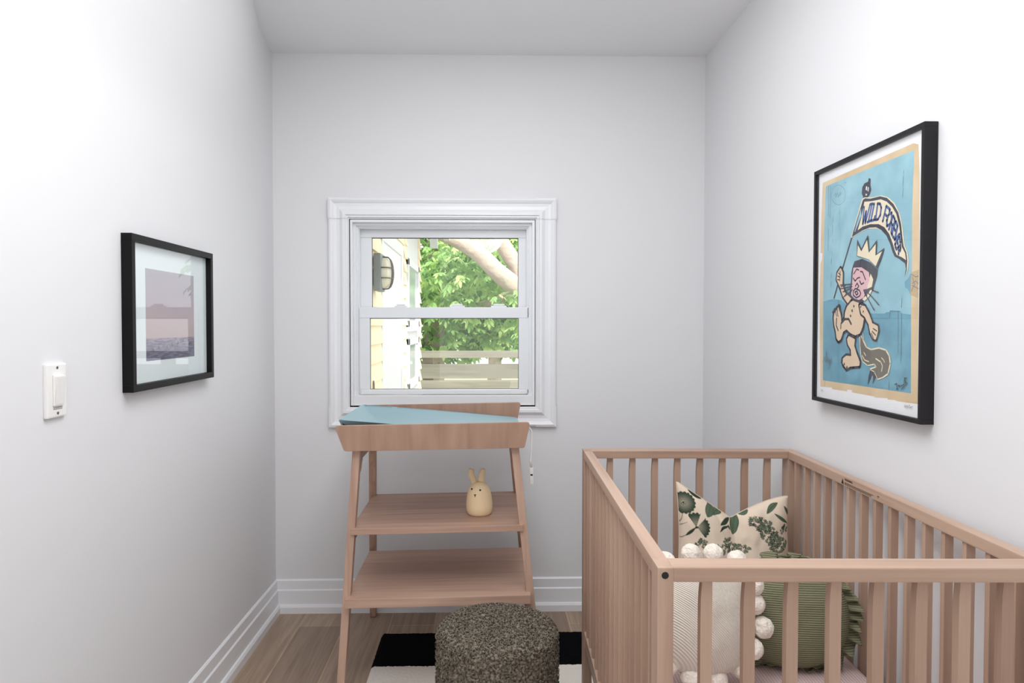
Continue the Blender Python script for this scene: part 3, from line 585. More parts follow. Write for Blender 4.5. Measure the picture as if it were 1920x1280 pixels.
art = Art(); U = .00078
for kind, col, wd, pts in ART:
    if kind == 'f':
        if wd > 0: art.line(pts, wd*2*U, 'ink', True)
        art.poly(pts, col)
        if wd < 0: art.line(pts, -wd*U, 'cream', True)
    else: art.line(pts, wd*U, col)
art.mb.build('artwork', cmats, PS)
mb = MB(); mb.box(.946, .947, 1.507, 1.993, 1.063, 1.695); mb.build('glass', M['picture_glass'], PS)
# ================================================================== RUG
def rug_mat():
    m = mat('rug_pile', (1, 1, 1, 1), 1, .05); nt = m.node_tree; b = nt.nodes['Principled BSDF']; N = nt.nodes.new; L = nt.links.new
    tc = N('ShaderNodeTexCoord'); sp = N('ShaderNodeSeparateXYZ'); L(tc.outputs['Object'], sp.inputs[0])
    n = N('ShaderNodeTexNoise'); n.inputs['Scale'].default_value = 120; L(tc.outputs['Object'], n.inputs['Vector'])
    ma = N('ShaderNodeMath'); ma.operation = 'MULTIPLY_ADD'; ma.inputs[1].default_value = .012; L(n.outputs['Fac'], ma.inputs[0]); L(sp.outputs[1], ma.inputs[2])
    md = N('ShaderNodeMath'); md.operation = 'PINGPONG'; md.inputs[1].default_value = .56; L(ma.outputs[0], md.inputs[0])
    lt = N('ShaderNodeMath'); lt.operation = 'LESS_THAN'; lt.inputs[1].default_value = .282; L(md.outputs[0], lt.inputs[0])
    mx = N('ShaderNodeMix'); mx.data_type = 'RGBA'; mx.inputs[6].default_value = srgb(238, 231, 222); mx.inputs[7].default_value = srgb(12, 12, 15)
    L(lt.outputs[0], mx.inputs[0]); L(mx.outputs[2], b.inputs['Base Color'])
    bp = N('ShaderNodeBump'); bp.inputs['Strength'].default_value = .6; bp.inputs['Distance'].default_value = .004; L(n.outputs['Fac'], bp.inputs['Height']); L(bp.outputs['Normal'], b.inputs['Normal'])
    return m
def rugf(u, v):
    x = -.418+u*1.33; y = 2.858-v*2.2; e = min(u*1.33, (1-u)*1.33, v*2.2, (1-v)*2.2)
    cr_ = .03; dx = min(u, 1-u)*1.33; dy = min(v, 1-v)*2.2
    if dx < cr_ and dy < cr_:
        d = math.hypot(cr_-dx, cr_-dy)
        if d > cr_: k = cr_/d; x += ((cr_-dx)*(1-k))*(1 if u < .5 else -1); y += ((cr_-dy)*(1-k))*(-1 if v < .5 else 1)
    return (x+.002*noise.noise(Vector((x*60, y*60, 0))), y-2.858+2.858+.003*noise.noise(Vector((x*50, y*50, 9))), .002+.010*min(1, (e/.012))**.5+.0022*noise.noise(Vector((x*140, y*140, 0)))*min(1, e/.01))
rg = thing('striped_rug', (.2, 2.858, 0), 'black and cream striped tufted rug under the stool and the crib', 'rug')
mb = MB(); mb.grid(rugf, 266, 440); mb.build('pile', rug_mat(), rg)
mb = MB(); mb.box(-.412, .906, .664, 2.852, .0005, .004); mb.build('backing', M['cord'], rg)

# ================================================================== CHANGING TABLE
TC = Vector((-.147, 2.57, 0)); ROLL = -math.atan(.010/.62)
tb = thing('changing_table', TC, 'pale wooden changing table with splayed legs and two shelves under the window', 'changing table')
def rrect_trap(x0t, x1t, x0b, x1b, z0, z1, r):
    pts = []
    cs = [((x0b, z0), 0), ((x1b, z0), 0), ((x1t, z1), 1), ((x0t, z1), 1)]
    n = len(cs)
    for i in range(n):
        p = Vector(cs[i][0]); a = (Vector(cs[i-1][0])-p).normalized(); b = (Vector(cs[(i+1) % n][0])-p).normalized(); rr = r if cs[i][1] else r*.6
        for t in range(6):
            t /= 5; A = p+a*rr; B = p+b*rr; pts.append(tuple((1-t)**2*A+2*t*(1-t)*p+t*t*B))
    return pts
for y0, y1 in ((2.30, 2.314), (2.868, 2.882)):
    mb = MB(); sh = .0; bm = MB(); pts = rrect_trap(-.473, .166, -.444, .146, .855, .941, .014)
    mb.prism(pts, 'y', y0, y1, .002)
    mb.v = [(x, y+((z-.855)*.10*(-1 if y0 < 2.5 else 1)), z) for x, y, z in mb.v]
    o = mb.build('tray_board', M['ply'], tb)
mb = MB(); mb.box(-.444, .146, 2.305, 2.877, .855, .867, .002); mb.build('tray_base', M['ply'], tb)
LT, LB = .263, .338     # half widths of the leg frames at the top and on the floor
def legx(s, z): return TC.x+s*(LT+(LB-LT)*(1-z/.855))
for s, z0 in ((-1, .001), (1, .003)):
    for y0 in (2.33, 2.778):
        w_ = .013
        yb = y0; zf = z0
        if y0 > 2.5: y0, yb, zf = 2.655, 3.038, (.0015 if s < 0 else -.0075)
        a = [(legx(s, zf)-w_, yb, zf), (legx(s, zf)+w_, yb, zf), (legx(s, zf)+w_, yb+.036, zf), (legx(s, zf)-w_, yb+.036, zf)]
        b = [(legx(s, .857)-w_, y0, .857), (legx(s, .857)+w_, y0, .857), (legx(s, .857)+w_, y0+.036, .857), (legx(s, .857)-w_, y0+.036, .857)]
        mb = MB(); mb.hexa(a, b, .003); mb.build('leg', M['twz'], tb)
    # top rail joining front and rear leg with its gussets
    x = legx(s, .84)
    mb = MB(); mb.box(x-.010, x+.010, 2.366, 2.66, .815, .855, .002); mb.prism([(2.366, .816), (2.366, .775), (2.41, .816)], 'x', x-.009, x+.009); mb.prism([(2.68, .816), (2.69, .775), (2.635, .816)], 'x', x-.009, x+.009)
    mb.build('side_rail', M['twy'], tb)
    for zz, ye in ((.545, 2.80), (.312, 2.905)):
        xs = legx(s, zz+.012); mb = MB(); mb.box(xs-.009, xs+.009, 2.366, ye, zz, zz+.025, .002); mb.build('shelf_support', M['twy'], tb)
mb = MB(); mb.box(legx(-1, .58)+.001, legx(1, .58)-.001, 2.322, 2.80, .573, .594, .002); mb.build('shelf', M['twx'], tb)
mb = MB(); mb.box(legx(-1, .355)+.001, legx(1, .355)-.001, 2.30, 2.80, .337, .367, .002); mb.build('shelf', M['twx'], tb)
for x in (-.36, .07):
    mb = MB(); mb.box(x, x+.022, 2.77, 2.80, .331, .337, .001); mb.lathe([(.0001, .326), (.005, .326), (.005, .331), (.0001, .331)], (x+.011, 2.785, 0), 12); mb.build('shelf_bracket', M['screw'], tb)
tb.rotation_euler = (0, ROLL, 0); tb.location = TC+Vector((0, 0, .005))

# changing mat: high head end on the left, sides falling to the foot
cmn = thing('changing_mat', (-.16, 2.6, .87), 'light blue wedge-shaped changing mat lying in the wooden tray of the changing table', 'changing mat')
X0, X1, Y0, Y1 = -.478, .132, 2.345, 2.842
def mtop(u, v):
    e = abs(2*v-1); side = e**4*(1-u)**.9; head = max(0, 1-u/.16)**2
    yy = Y0+v*(Y1-Y0); sh = .035*u*(1-u)*4*0
    # sides splay outward with height
    h = max(side, head*.93)
    x = X0+u*(X1-X0)-.012*head; rc = .03
    du = min(u, 1-u)*(X1-X0); dv = min(v, 1-v)*(Y1-Y0)
    if du < rc and dv < rc:
        d = math.hypot(rc-du, rc-dv)
        if d > rc: k = rc/d; x += (rc-du)*(1-k)*(1 if u < .5 else -1); yy += (rc-dv)*(1-k)*(1 if v < .5 else -1)
    return x, yy, .895+.058*h
def mfull(u, v):
    if v <= .5:
        return mtop(u, v*2)
    x, y, z = mtop(u, (1-v)*2); k = (z-.895)/.058
    cx, cy = -.16, 2.59; ins = .028*k+.004
    return (x+ins*(1 if x < cx else -1)*(1 if abs(x-cx) > .2 else 0), y+ins*(1 if y < cy else -1)*(1 if abs(y-cy) > .1 else abs(y-cy)*10), .874)
mb = MB(); nu, nv = 60, 90
mb.grid(lambda u, v: mfull(u, v), nu, nv)
for side in (0, 1):
    col = [mfull(side, j/(nv-1)) for j in range(nv)]
    h = nv//2
    for j in range(h-1):
        mb.add([col[j], col[j+1], col[nv-2-j], col[nv-1-j]], [(0, 1, 2, 3)], 0, True)
mo = mb.build('mat_body', M['blue_foam'], cmn)
mb = MB(); mb.tube([(.130, 2.66, .885), (.170, 2.672, .878), (.180, 2.68, .865), (.181, 2.68, .83), (.180, 2.68, .79), (.176, 2.68, .75), (.181, 2.68, .72)], [.003, .003, .003, .0028, .003, .0042, .0042], 8)
st_ = mb.build('strap', M['cord'], cmn)
mb = MB(); mb.box(.1735, .1875, 2.675, 2.685, .658, .722, .002); mb.box(.174, .187, 2.675, 2.685, .69, .70, .002); mb.build('buckle', M['cord'], st_, off=cmn.location)

# rabbit night light
bz = .5945+.0005+.0045
rb = thing('rabbit_lamp', (-.017, 2.47, bz), 'cream rabbit-shaped night light standing on the middle shelf', 'night light')
rb['wc'] = 0; del rb['wc']
prof = [(0, .0), (.028, .0), (.036, .002), (.042, .008), (.0455, .02), (.0465, .034), (.045, .055), (.042, .075), (.037, .092), (.030, .105), (.020, .114), (.010, .118), (.0001, .119)]
def smooth_prof(p, n=4):
    out = []
    for i in range(len(p)-1):
        for t in range(n):
            t /= n; a = p[max(i-1, 0)]; b = p[i]; c = p[i+1]; d = p[min(i+2, len(p)-1)]
            out.append(tuple(.5*((2*b[k])+(-a[k]+c[k])*t+(2*a[k]-5*b[k]+4*c[k]-d[k])*t*t+(-a[k]+3*b[k]-3*c[k]+d[k])*t**3) for k in (0, 1)))
    return [(max(r, .0001), z) for r, z in out+[p[-1]]]
mb = MB(); mb.lathe(smooth_prof(prof), seg=48); mb.build('body', M['cream'], rb)
for s, tip in ((-1, -.030), (1, .016)):
    path = [(s*.012-.004, 0, .108), (s*.014-.006, 0, .125), (s*.016-.007+(tip-s*.012)*.25, 0, .142), (tip-.0 if s > 0 else tip+.004, 0, .157), (tip-(.004 if s < 0 else -.002), 0, .163)]
    mb = MB(); mb.tube(path, [.009, .0112, .0115, .0092, .004], 14); mb.v = [(x, y*.6, z) for x, y, z in mb.v]; mb.build('ear', M['cream'], rb)
def bodyr(z):
    pr = smooth_prof(prof)
    for a, b in zip(pr[:-1], pr[1:]):
        if a[1] <= z <= b[1] and b[1] > a[1]: return a[0]+(b[0]-a[0])*(z-a[1])/(b[1]-a[1])
    return .04
for x, z in ((-.025, .097), (.004, .095)):
    r = bodyr(z); mb = MB(); mb.ball((x, -math.sqrt(r*r-x*x)-.0008, z), .0034); mb.build('eye', M['ink'], rb)
mb = MB(); x, z = -.014, .078; r = bodyr(z); y = -math.sqrt(r*r-x*x)
mb.prism([(x-.0042, z+.003), (x+.0042, z+.003), (x+.0013, z-.001), (x+.0013, z-.007), (x-.0013, z-.007), (x-.0013, z-.001)], 'y', y-.0012, y+.003); mb.build('nose', M['ink'], rb)
rb.rotation_euler = (0, ROLL, 0)

# ================================================================== STOOL
BOU = mat('boucle_fabric', srgb(116, 106, 94), 1, .1); nt = BOU.node_tree; b = nt.nodes['Principled BSDF']
tc = nt.nodes.new('ShaderNodeTexCoord'); n = nt.nodes.new('ShaderNodeTexNoise'); n.inputs['Scale'].default_value = 160; n.inputs['Detail'].default_value = 3; cr = nt.nodes.new('ShaderNodeValToRGB')
cr.color_ramp.elements[0].position = .35; cr.color_ramp.elements[0].color = srgb(64, 57, 49); cr.color_ramp.elements[1].position = .65; cr.color_ramp.elements[1].color = srgb(146, 137, 122)
nt.links.new(tc.outputs['Object'], n.inputs['Vector']); nt.links.new(n.outputs['Fac'], cr.inputs[0]); nt.links.new(cr.outputs[0], b.inputs['Base Color'])
SX, SY, SR, SH = .036, 1.965, .170, .427
stl = thing('boucle_stool', (SX, SY, .012), 'round dark grey-brown boucle stool standing on the rug', 'stool')
def stoolp(t):      # profile by arc length: t 0..1 from top centre out and down
    rr = .03; segs = [SR-rr, rr*pi/2, SH-.012-rr-.012]; tot = sum(segs); d = t*tot
    if d < segs[0]: return d, SH-.003*(d/SR)**2, 0
    d -= segs[0]
    if d < segs[1]: a = d/rr; return SR-rr+rr*sin(a), SH-.003-rr+rr*cos(a), a
    d -= segs[1]; return SR, SH-.003-rr-d, pi/2
def stf(u, v):
    r, z, a = stoolp(v); th = 2*pi*u; n3 = Vector((cos(th)*sin(a), sin(th)*sin(a), cos(a))); p = Vector((r*cos(th), r*sin(th), z))
    q = p*150; d = noise.noise(q)*.0035+noise.noise(q*.45+Vector((5, 5, 5)))*.003
    return p+n3*d+Vector((SX, SY, 0))
mb = MB(); mb.grid(stf, 520, 260, cu=True); mb.build('cover', BOU, stl)
# curly yarn loops
rnd = random.Random(5); mb = MB()
for k in range(5200):
    v = math.sqrt(rnd.random())*.32 if rnd.random() < .42 else rnd.uniform(.28, 1); u = rnd.random()
    r, z, a = stoolp(v); th = 2*pi*u
    n3 = Vector((cos(th)*sin(a), sin(th)*sin(a), cos(a))); p = Vector((r*cos(th)+SX, r*sin(th)+SY, z)); 
    t1 = Vector((-sin(th), cos(th), 0)); t2 = n3.cross(t1); an = rnd.uniform(0, 2*pi); d = t1*cos(an)+t2*sin(an); L_ = rnd.uniform(.003, .0055)
    pts = [p-d*L_, p-d*L_*.4+n3*.0042, p+d*L_*.5+n3*.0038, p+d*L_]
    mb.tube(pts, .0013, 4, cap=False)
mb.build('yarn_loops', BOU, stl)['kind'] = 'stuff'
mb = MB(); mb.lathe([(.0001, .0125), (SR-.004, .0125), (SR-.002, .03), (.0001, .03)], (SX, SY, 0), 48); mb.build('base', M['black'], stl)

# ================================================================== CRIB  (local: x to the right, y towards the window)
CW, CL, CH, RG = .655, 1.09, .88, .0125
ck = thing('baby_crib', (.278, 1.114, 0), 'slatted beech crib standing along the right wall', 'crib', wc=False); ck.rotation_euler = (0, 0, math.radians(-1.6))
PW, PD, RH = .026, .048, .0235
for x0 in (0, CW-PW):
    for y0 in (0, CL-PD):
        mb = MB(); mb.box(x0, x0+PW, y0, y0+PD, RG, CH, .0022); mb.build('leg', M['beechz'], ck)
for y0 in (0, CL-PD):
    mb = MB(); mb.box(PW-.0005, CW-PW+.0005, y0, y0+PD, CH-RH, CH, .0025); mb.build('end_rail', M['beechx'], ck)
    mb = MB(); mb.box(PW-.0005, CW-PW+.0005, y0+.004, y0+PD-.004, .275, .305, .0025); mb.build('lower_rail', M['beechx'], ck)
SL = {}
def slat_mesh(w_, d_, key, a=.92, b_=.80):
    # rounded slat whose inner upper end is scooped thinner under the rail
    mb = MB(); z0, z1 = .30, CH-RH+.002
    sec = lambda z, k: [(-w_/2*k, -d_/2, z), (w_/2, -d_/2, z), (w_/2, d_/2, z), (-w_/2*k, d_/2, z)]
    bm = bmesh.new(); rings = []
    for z, k in ((z0, 1), (z1-.05, 1), (z1-.03, (1+a)/2), (z1-.012, b_), (z1, b_-.02)): rings.append([bm.verts.new(p) for p in sec(z, k)])
    for a, b2 in zip(rings[:-1], rings[1:]):
        for i in range(4): bm.faces.new((a[i], a[(i+1) % 4], b2[(i+1) % 4], b2[i]))
    bm.faces.new(rings[0][::-1]); bm.faces.new(rings[-1])
    es = [e for e in bm.edges if abs((e.verts[0].co-e.verts[1].co).z) > .005]
    bmesh.ops.bevel(bm, geom=es, offset=.0022, segments=2, profile=.7, affect='EDGES')
    mb.bm(bm); return mb
n_end = 8; pitch = (CW-PW)/(n_end+1)
first = None
for y0 in (0, CL-PD):
    for k in range(n_end):
        if first is None: o = first = slat_mesh(.019, .017, 'e').build('slat', M['beechz'], ck)
        else: o = first.copy(); COL.objects.link(o); o.parent = ck
        o.location = (PW/2+pitch*(k+1), y0+PD/2, 0)
n_side = 15; f2 = None; sp_ = (CL-PD)/(n_side+1)
for x0 in (0, CW-.026):
    mb = MB(); mb.box(x0, x0+.026, PD-.0005, CL-PD+.0005, CH-RH-.001, CH-.0005, .0025); mb.build('side_rail', M['beechy'], ck)
    mb = MB(); mb.box(x0+.002, x0+.024, PD-.0005, CL-PD+.0005, .275, .318, .0025); mb.build('lower_rail', M['beechy'], ck)
    for k in range(n_side):
        if f2 is None: o = f2 = slat_mesh(.017, .013, 's', 1, 1.02).build('slat', M['beechz'], ck)
        else: o = f2.copy(); COL.objects.link(o); o.parent = ck
        o.location = (x0+.013, PD/2+sp_*(k+1), 0)
for x in (PW/2-.001, CW-PW/2+.001):
    mb = MB(); mb.lathe([(.0001, -.0012), (.0052, -.0012), (.0058, 0), (.0058, .002), (.0001, .002)], (x, 0, CH-.0125), 20, axis='y', sm=False); mb.build('bolt_cap', M['hole'], ck)
mb = MB(); mb.box(.027, CW-.027, .05, CL-.05, .287, .302, .002)
mb.build('mattress_base', M['beechx'], ck)
# printed warning on the inner face of the wall-side rail
mb = MB(); xi = CW-.0262
def lab(y0, y1, z0, z1): mb.box(xi-.0003, xi+.0003, min(y0, y1), max(y0, y1), z0, z1)
def p2w(px): # local y of a point of the rail seen at photo column px
    return None
Lb = .70   # far end of the print, it runs towards the camera
mb.prism([(Lb-.012, CH-.021), (Lb, CH-.021), (Lb-.006, CH-.008)], 'x', xi-.0003, xi+.0003)
rnd = random.Random(2)
for row, (a, b2, h) in enumerate(((.016, .10, .0012), (.016, .15, .0009), (.016, .145, .0009), (.016, .14, .0009))):
    z = CH-.0135-row*.0024 if row else None
    if row == 0: continue
    y = Lb-a
    while y > Lb-b2:
        wl = rnd.uniform(.004, .011); lab(y, y-wl, z, z+h); y -= wl+.0018
y = Lb-.175; lab(y, y-.008, CH-.013, CH-.0115); lab(y-.002, y-.005, CH-.016, CH-.0148)
mb.build('warning_print', M['ink'], ck)
tcv = bpy.data.curves.new('t', 'FONT'); tcv.body = 'WARNING'; tcv.size = .0085; tcv.extrude = .0001; to = bpy.data.objects.new('t', tcv); COL.objects.link(to)
bpy.context.view_layer.update(); me = bpy.data.meshes.new_from_object(to.evaluated_get(bpy.context.evaluated_depsgraph_get())); bpy.data.objects.remove(to)
me.materials.clear(); me.materials.append(M['ink']); wo = bpy.data.objects.new('warning_heading', me); COL.objects.link(wo); wo.parent = ck
wo.matrix_local = Matrix.Translation((xi-.0003, Lb-.017, CH-.0105))@Matrix(((0, 0, -1, 0), (-1, 0, 0, 0), (0, 1, 0, 0), (0, 0, 0, 1)))

CM = Matrix.Translation((.278, 1.114, 0))@Matrix.Rotation(math.radians(-1.6), 4, 'Z')
MT = .43
mtr = thing('crib_mattress', (.278, 1.114, 0), 'crib mattress under a ribbed pale pink fitted sheet', 'mattress', wc=False); mtr.rotation_euler = ck.rotation_euler
mb = MB(); mb.box(.031, CW-.031, .054, CL-.054, .303, MT, .022, seg=4); mb.sm = [True]*len(mb.sm); mb.build('fitted_sheet', ribbed('ribbed_sheet', srgb(214, 190, 186), 'X', 42, srgb(190, 166, 164), dist=.001), mtr)
# ================================================================== CUSHIONS
# floral linen cushion: pattern painted as a colour attribute from shapes in the cushion's own face plane
FY = 1.985
def fx(X): return (908+X*1320/FY-1250)*6.857
def fz(z): return (608+(1.27-z)*1320/FY-900)*6.857
TLc, TRc, BLc, BRc = (.572, .803), (.905, .758), (.555, MT+.004), (.912, MT+.004)
NG = 330
def chop(u): return max(0, 1-abs(u-.475)/(.475 if u < .475 else .525))**(1.0 if u < .475 else 1.35)
def flf(u, v):        # u right, v down
    c = chop(u)*.085
    xt = TLc[0]+(TRc[0]-TLc[0])*u; zt = TLc[1]+(TRc[1]-TLc[1])*u-c
    xb = BLc[0]+(BRc[0]-BLc[0])*u; zb = BLc[1]+(BRc[1]-BLc[1])*u+.0
    x = xt+(xb-xt)*v; z = zt+(zb-zt)*v
    bulge_in = .012*sin(pi*v)*(1 if u < .5 else -1)*abs(2*u-1)**3; x += bulge_in
    e = (max(0, 4*u*(1-u))**.42)*(max(0, 4*v*(1-v))**.42)
    th = .058*e*(1-.42*math.exp(-((u-.5)/.10)**2)*max(0, 1-v*1.9))
    wr = .006*noise.noise(Vector((u*5, v*5, 2)))+.003*noise.noise(Vector((u*14, v*9, 7)))
    cre = .010*math.exp(-((u-.5-.22*v)/.03)**2)*max(0, 1-v*2.2)+.007*math.exp(-((u-.30-.5*v)/.035)**2)*(1-v)
    return x, th, z, (wr-cre)*min(1, e*1.5)
def fpos(u, v, s):
    x, th, z, w_ = flf(u, v); lean = (z-MT)*.12
    y = 2.03+lean+s*(th+w_*(1 if s < 0 else .3))
    y = y if s > 0 else 2.03+lean-(th+w_)
    return (x, y, z)
def paint(N_):
    us = np.linspace(0, 1, N_); A = np.zeros((N_, N_, 2))
    for j, v in enumerate(us):
        for i, u in enumerate(us):
            x, th, z, w_ = flf(u, v); A[j, i] = (fx(x), fz(z))
    return A
PX = paint(NG); X_, Y_ = PX[..., 0], PX[..., 1]
base = np.array(srgb(226, 208, 188)[:3]); dk = np.array(srgb(52, 66, 54)[:3]); md = np.array(srgb(92, 108, 88)[:3]); lt = np.array(srgb(196, 188, 166)[:3])
colr = np.ones((NG, NG, 3))*base
rng = np.random.RandomState(1)
wv = 1+.035*np.sin(np.arange(NG)*2.6)[None, :]+.03*np.sin(np.arange(NG)*2.9)[:, None]+.02*rng.randn(NG, NG); colr *= wv[..., None]
def put(mask, c, a=1.0):
    m = (np.clip(mask, 0, 1)*a)[..., None]; colr[:] = colr*(1-m)+np.array(c)*m
def streaks(cx, cy, n, ph=0):
    th = np.arctan2(Y_-cy, X_-cx); return .5+.5*np.cos(th*n+ph)
def daisy(cx, cy, r, n=16, sq=.88, a0=None, a1=None):
    dx, dy = X_-cx, (Y_-cy)/sq; d = np.hypot(dx, dy); th = np.arctan2(dy, dx)
    R = r*(.90+.10*np.abs(np.cos(th*n/2))); m = np.clip((R-d)/4, 0, 1)
    if a0 is not None: m = m*((th > a0) & (th < a1))
    put(m, dk); s = streaks(cx, cy, n*2)*np.clip(1-d/(r*.80), 0, 1); put(m*np.clip(s*1.3, 0, .8), lt)
    s2 = (np.cos(th*n*3+d*.12) > .5)*(d > r*.45); put(m*s2*.5, md); put(np.clip((r*.09-d)/3, 0, 1), dk)
def leaf(x0, y0, x1, y1, w_, c=md, bend=0, vein=True):
    L_ = math.hypot(x1-x0, y1-y0); ux, uy = (x1-x0)/L_, (y1-y0)/L_; t = ((X_-x0)*ux+(Y_-y0)*uy)/L_; s = (-(X_-x0)*uy+(Y_-y0)*ux)-bend*np.sin(np.clip(t, 0, 1)*pi)
    W = w_*np.clip(np.sin(np.clip(t, 0, 1)*pi), 0, 1)**.7; m = np.clip((W-np.abs(s))/3, 0, 1)*((t > 0) & (t < 1)); put(m, c)
    put(m*(np.abs(s) > W*.8), dk, .6)
    if vein: put(m*(np.sin(t*40+np.abs(s)*.25) > .72), dk, .45); put(m*(np.abs(s) < 3), dk, .7)
def stem(pts, w_=4):
    for (x0, y0), (x1, y1) in zip(pts[:-1], pts[1:]):
        L2 = (x1-x0)**2+(y1-y0)**2; t = np.clip(((X_-x0)*(x1-x0)+(Y_-y0)*(y1-y0))/L2, 0, 1); d = np.hypot(X_-x0-t*(x1-x0), Y_-y0-t*(y1-y0)); put(np.clip((w_-d)/2, 0, 1), dk, .9)
def cluster(cx, cy, rx, ry, n, s, seed, ang=0):
    r_ = random.Random(seed); ca, sa = math.cos(ang), math.sin(ang)
    for _ in range(n):
        a = r_.uniform(0, 2*pi); q = r_.random()**.5; ex, ey = q*math.cos(a)*rx, q*math.sin(a)*ry; x = cx+ex*ca-ey*sa; y = cy+ex*sa+ey*ca
        d = np.hypot(X_-x, Y_-y); th = np.arctan2(Y_-y, X_-x); ss = s*r_.uniform(.7, 1.2)
        m = np.clip((ss*(.75+.25*np.cos(5*th+r_.uniform(0, 6)))-d)/3, 0, 1); put(m, dk if r_.random() < .62 else md); put(m*np.clip(np.cos(d*.35+r_.uniform(0, 6))-.35, 0, 1), lt, .8)
stem([(320, 500), (300, 600), (270, 690), (220, 780), (185, 900), (170, 1000)]); stem([(460, 700), (350, 790), (250, 880), (210, 950), (190, 1040)], 5); stem([(360, 630), (300, 670), (262, 720)], 4); leaf(180, 580, 140, 820, 18); stem([(250, 650), (262, 710)], 5)
daisy(330, 390, 158, 18, .92)
daisy(468, 690, 190, 22, 1.0, -2.15, -1.2); daisy(480, 690, 170, 22, .95, -.85, .95)
leaf(460, 690, 335, 810, 20, dk); leaf(405, 232, 590, 350, 30, dk); leaf(620, 560, 720, 390, 66); leaf(690, 530, 900, 500, 50, bend=-25); leaf(890, 500, 965, 590, 14, dk)
leaf(795, 670, 955, 600, 32, dk, -10); leaf(955, 790, 1060, 560, 66, md, -8); leaf(770, 745, 915, 680, 20, dk, -14); leaf(900, 660, 925, 735, 12, dk)
leaf(1050, 548, 1222, 490, 30, md, 14); leaf(1430, 530, 1610, 400, 34, md, -14)
stem([(1808, 1000), (1806, 850), (1795, 700), (1770, 590)], 4); stem([(1790, 740), (1740, 690), (1700, 650)], 4); leaf(1690, 440, 1775, 590, 24, md); leaf(1530, 525, 1725, 665, 24, md); stem([(1803, 850), (1760, 790)], 3)
cluster(1340, 660, 170, 80, 60, 26, 3, .25); cluster(1440, 790, 190, 100, 70, 26, 4, .75); cluster(1530, 900, 150, 110, 60, 26, 5, .2); cluster(1650, 730, 60, 60, 16, 22, 6)
cluster(880, 880, 70, 60, 26, 20, 7); cluster(900, 960, 270, 60, 120, 20, 8); cluster(540, 900, 90, 70, 34, 22, 9); cluster(700, 930, 90, 40, 30, 18, 10)
daisy(600, 1500, 170, 18); daisy(1400, 1500, 170, 16); cluster(950, 1350, 200, 120, 70, 26, 12); leaf(300, 1300, 480, 1150, 50); leaf(1150, 1250, 1350, 1150, 50)
fc = thing('floral_cushion', (.735, 2.03, MT), 'beige linen cushion printed with dark green flowers standing at the far end of the crib', 'cushion')
mb = MB(); mb.grid(lambda u, v: fpos(u, v, -1), NG, NG)
m_ = mat('printed_linen', (1, 1, 1, 1), .95, .1); at = m_.node_tree.nodes.new('ShaderNodeVertexColor'); at.layer_name = 'print'; m_.node_tree.links.new(at.outputs[0], m_.node_tree.nodes['Principled BSDF'].inputs['Base Color'])
mb.grid(lambda u, v: fpos(u, v, 1), 60, 60, mi=1)
co = mb.build('cover', [m_, mat('plain_linen', srgb(226, 208, 188), .95, .1, (300, .2, .0006))], fc)
ca_ = co.data.color_attributes.new('print', 'FLOAT_COLOR', 'POINT'); buf = np.ones((len(co.data.vertices), 4), dtype=np.float32); buf[:NG*NG, :3] = np.clip(colr, 0, 1).reshape(-1, 3); ca_.data.foreach_set('color', buf.ravel())
mb = MB(); seam = [fpos(0, v/30, 1) for v in range(31)][::-1]+[fpos(u/60, 0, 1) for u in range(1, 61)]+[fpos(1, v/30, 1) for v in range(1, 31)]
mb.tube(seam, .0018, 6); mb.build('seam', mat('linen_seam', srgb(214, 196, 176), .95), fc)

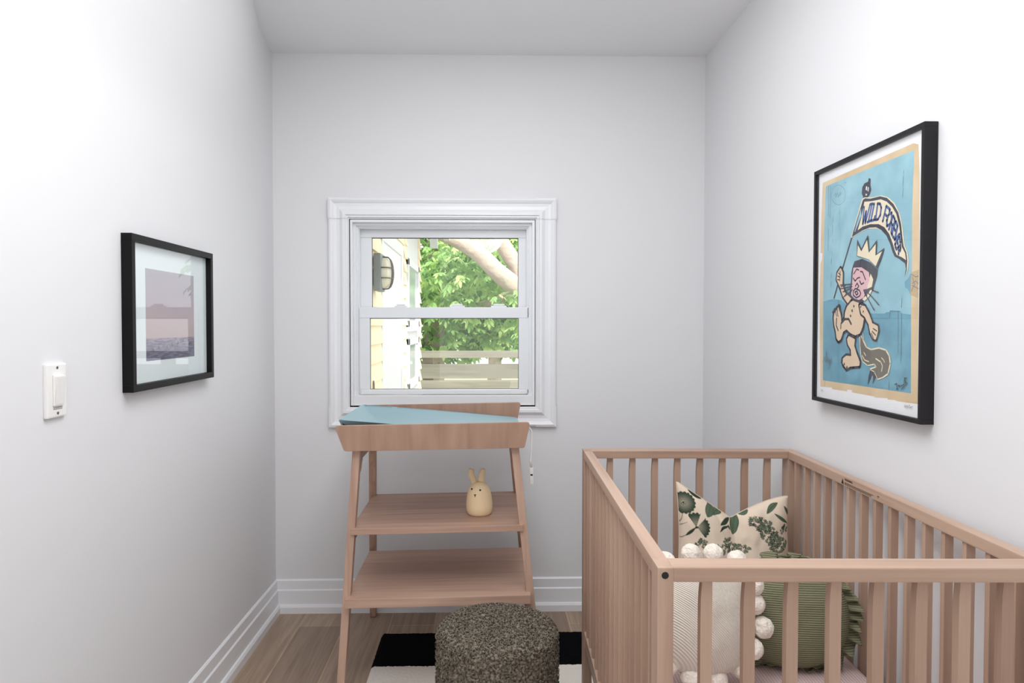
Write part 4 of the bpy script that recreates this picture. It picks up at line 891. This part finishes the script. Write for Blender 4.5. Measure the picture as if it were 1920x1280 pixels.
# round knitted cushions
def pillow(name, loc, rot, rx, rz, th, material, label, cat='cushion', sq=2.0, crown=.55):
    t = thing(name, loc, label, cat, wc=False); t.rotation_euler = rot
    def f(s):
        def g(u, v):
            a = 2*pi*u; r = v; e = 2/sq
            cx = math.copysign(abs(cos(a))**e, cos(a)); cz = math.copysign(abs(sin(a))**e, sin(a))
            h = th*(max(0, 1-r**2.4))**crown
            return (rx*r*cx, s*h+.003*noise.noise(Vector((cx*r*3, cz*r*3, s*3))), rz*r*cz)
        return g
    mb = MB(); mb.grid(f(-1), 72, 30, cu=True); mb.grid(f(1), 72, 30, cu=True); mb.build('cover', material, t)
    return t
WH = ribbed('white_knit', srgb(228, 220, 210), 'DIAGONAL', 105, srgb(214, 202, 188), dist=.0016)
wc_ = pillow('pompom_cushion', (.508, 1.61, .590), (math.radians(-13), 0, math.radians(4)), .122, .128, .056, WH, 'white knitted cushion edged with pompoms at the near left of the crib', sq=2.5)
POM = mat('pompom_yarn', srgb(240, 230, 218), 1, .05, (60, 1, .01))
def pom(c, r, seed):
    bm = bmesh.new(); bmesh.ops.create_icosphere(bm, subdivisions=5, radius=1)
    for v in bm.verts:
        q = v.co*4+Vector((seed*3.1, 0, 0)); k = r*(1+.07*noise.noise(q*.5)+.05*noise.noise(q*2.2)); v.co = Vector(c)+v.co*k
    return MB().bm(bm, 0, True)
for k, (px, pz) in enumerate(((.127, .028), (.140, -.030), (.109, -.080), (.080, -.124), (.020, -.148), (-.040, -.140), (-.092, -.110), (-.128, -.055), (-.142, 0), (-.122, .060), (-.082, .140), (-.020, .158), (.036, .156), (.092, .138), (.125, .075))):
    pom((px, -.004*(k % 3), pz*.90), .0245 if k < 7 else .0235, k).build('pompom', POM, wc_)
SGE = ribbed('sage_knit', srgb(142, 141, 115), 'Z', 62, srgb(104, 103, 79), dist=.0018)
gc = pillow('ruffled_cushion', (.752, 1.70, .560), (math.radians(-12), 0, math.radians(-8)), .138, .127, .066, SGE, 'round sage green knitted cushion with a ruffled edge beside the white one', sq=2.15)
mb = MB()
def ruf(u, v):
    a = 2*pi*u; w_ = v; fr = sin(a*34+1.5*sin(a*5))*w_**.8; fr2 = sin(a*17+2)*w_
    r = 1; cx, cz = cos(a), sin(a)
    R = .136+(.034-.016*max(0, cz)-.004*max(0, cz)**4)*w_*(1+.14*sin(a*11))+.003*fr2
    zz = R*.94*cz+.006*fr*cos(a)
    return (R*cx-.006*fr*sin(a), .017*fr+.006*fr2+.004+.02*(cx < -.2)*w_, max(zz, -.127+.002*fr))
mb.grid(ruf, 700, 9, cu=True); ro = mb.build('ruffle', SGE, gc)
sd = ro.modifiers.new('thickness', 'SOLIDIFY'); sd.thickness = .0022

for o in bpy.data.objects:
    if 'wc' in o: del o['wc']
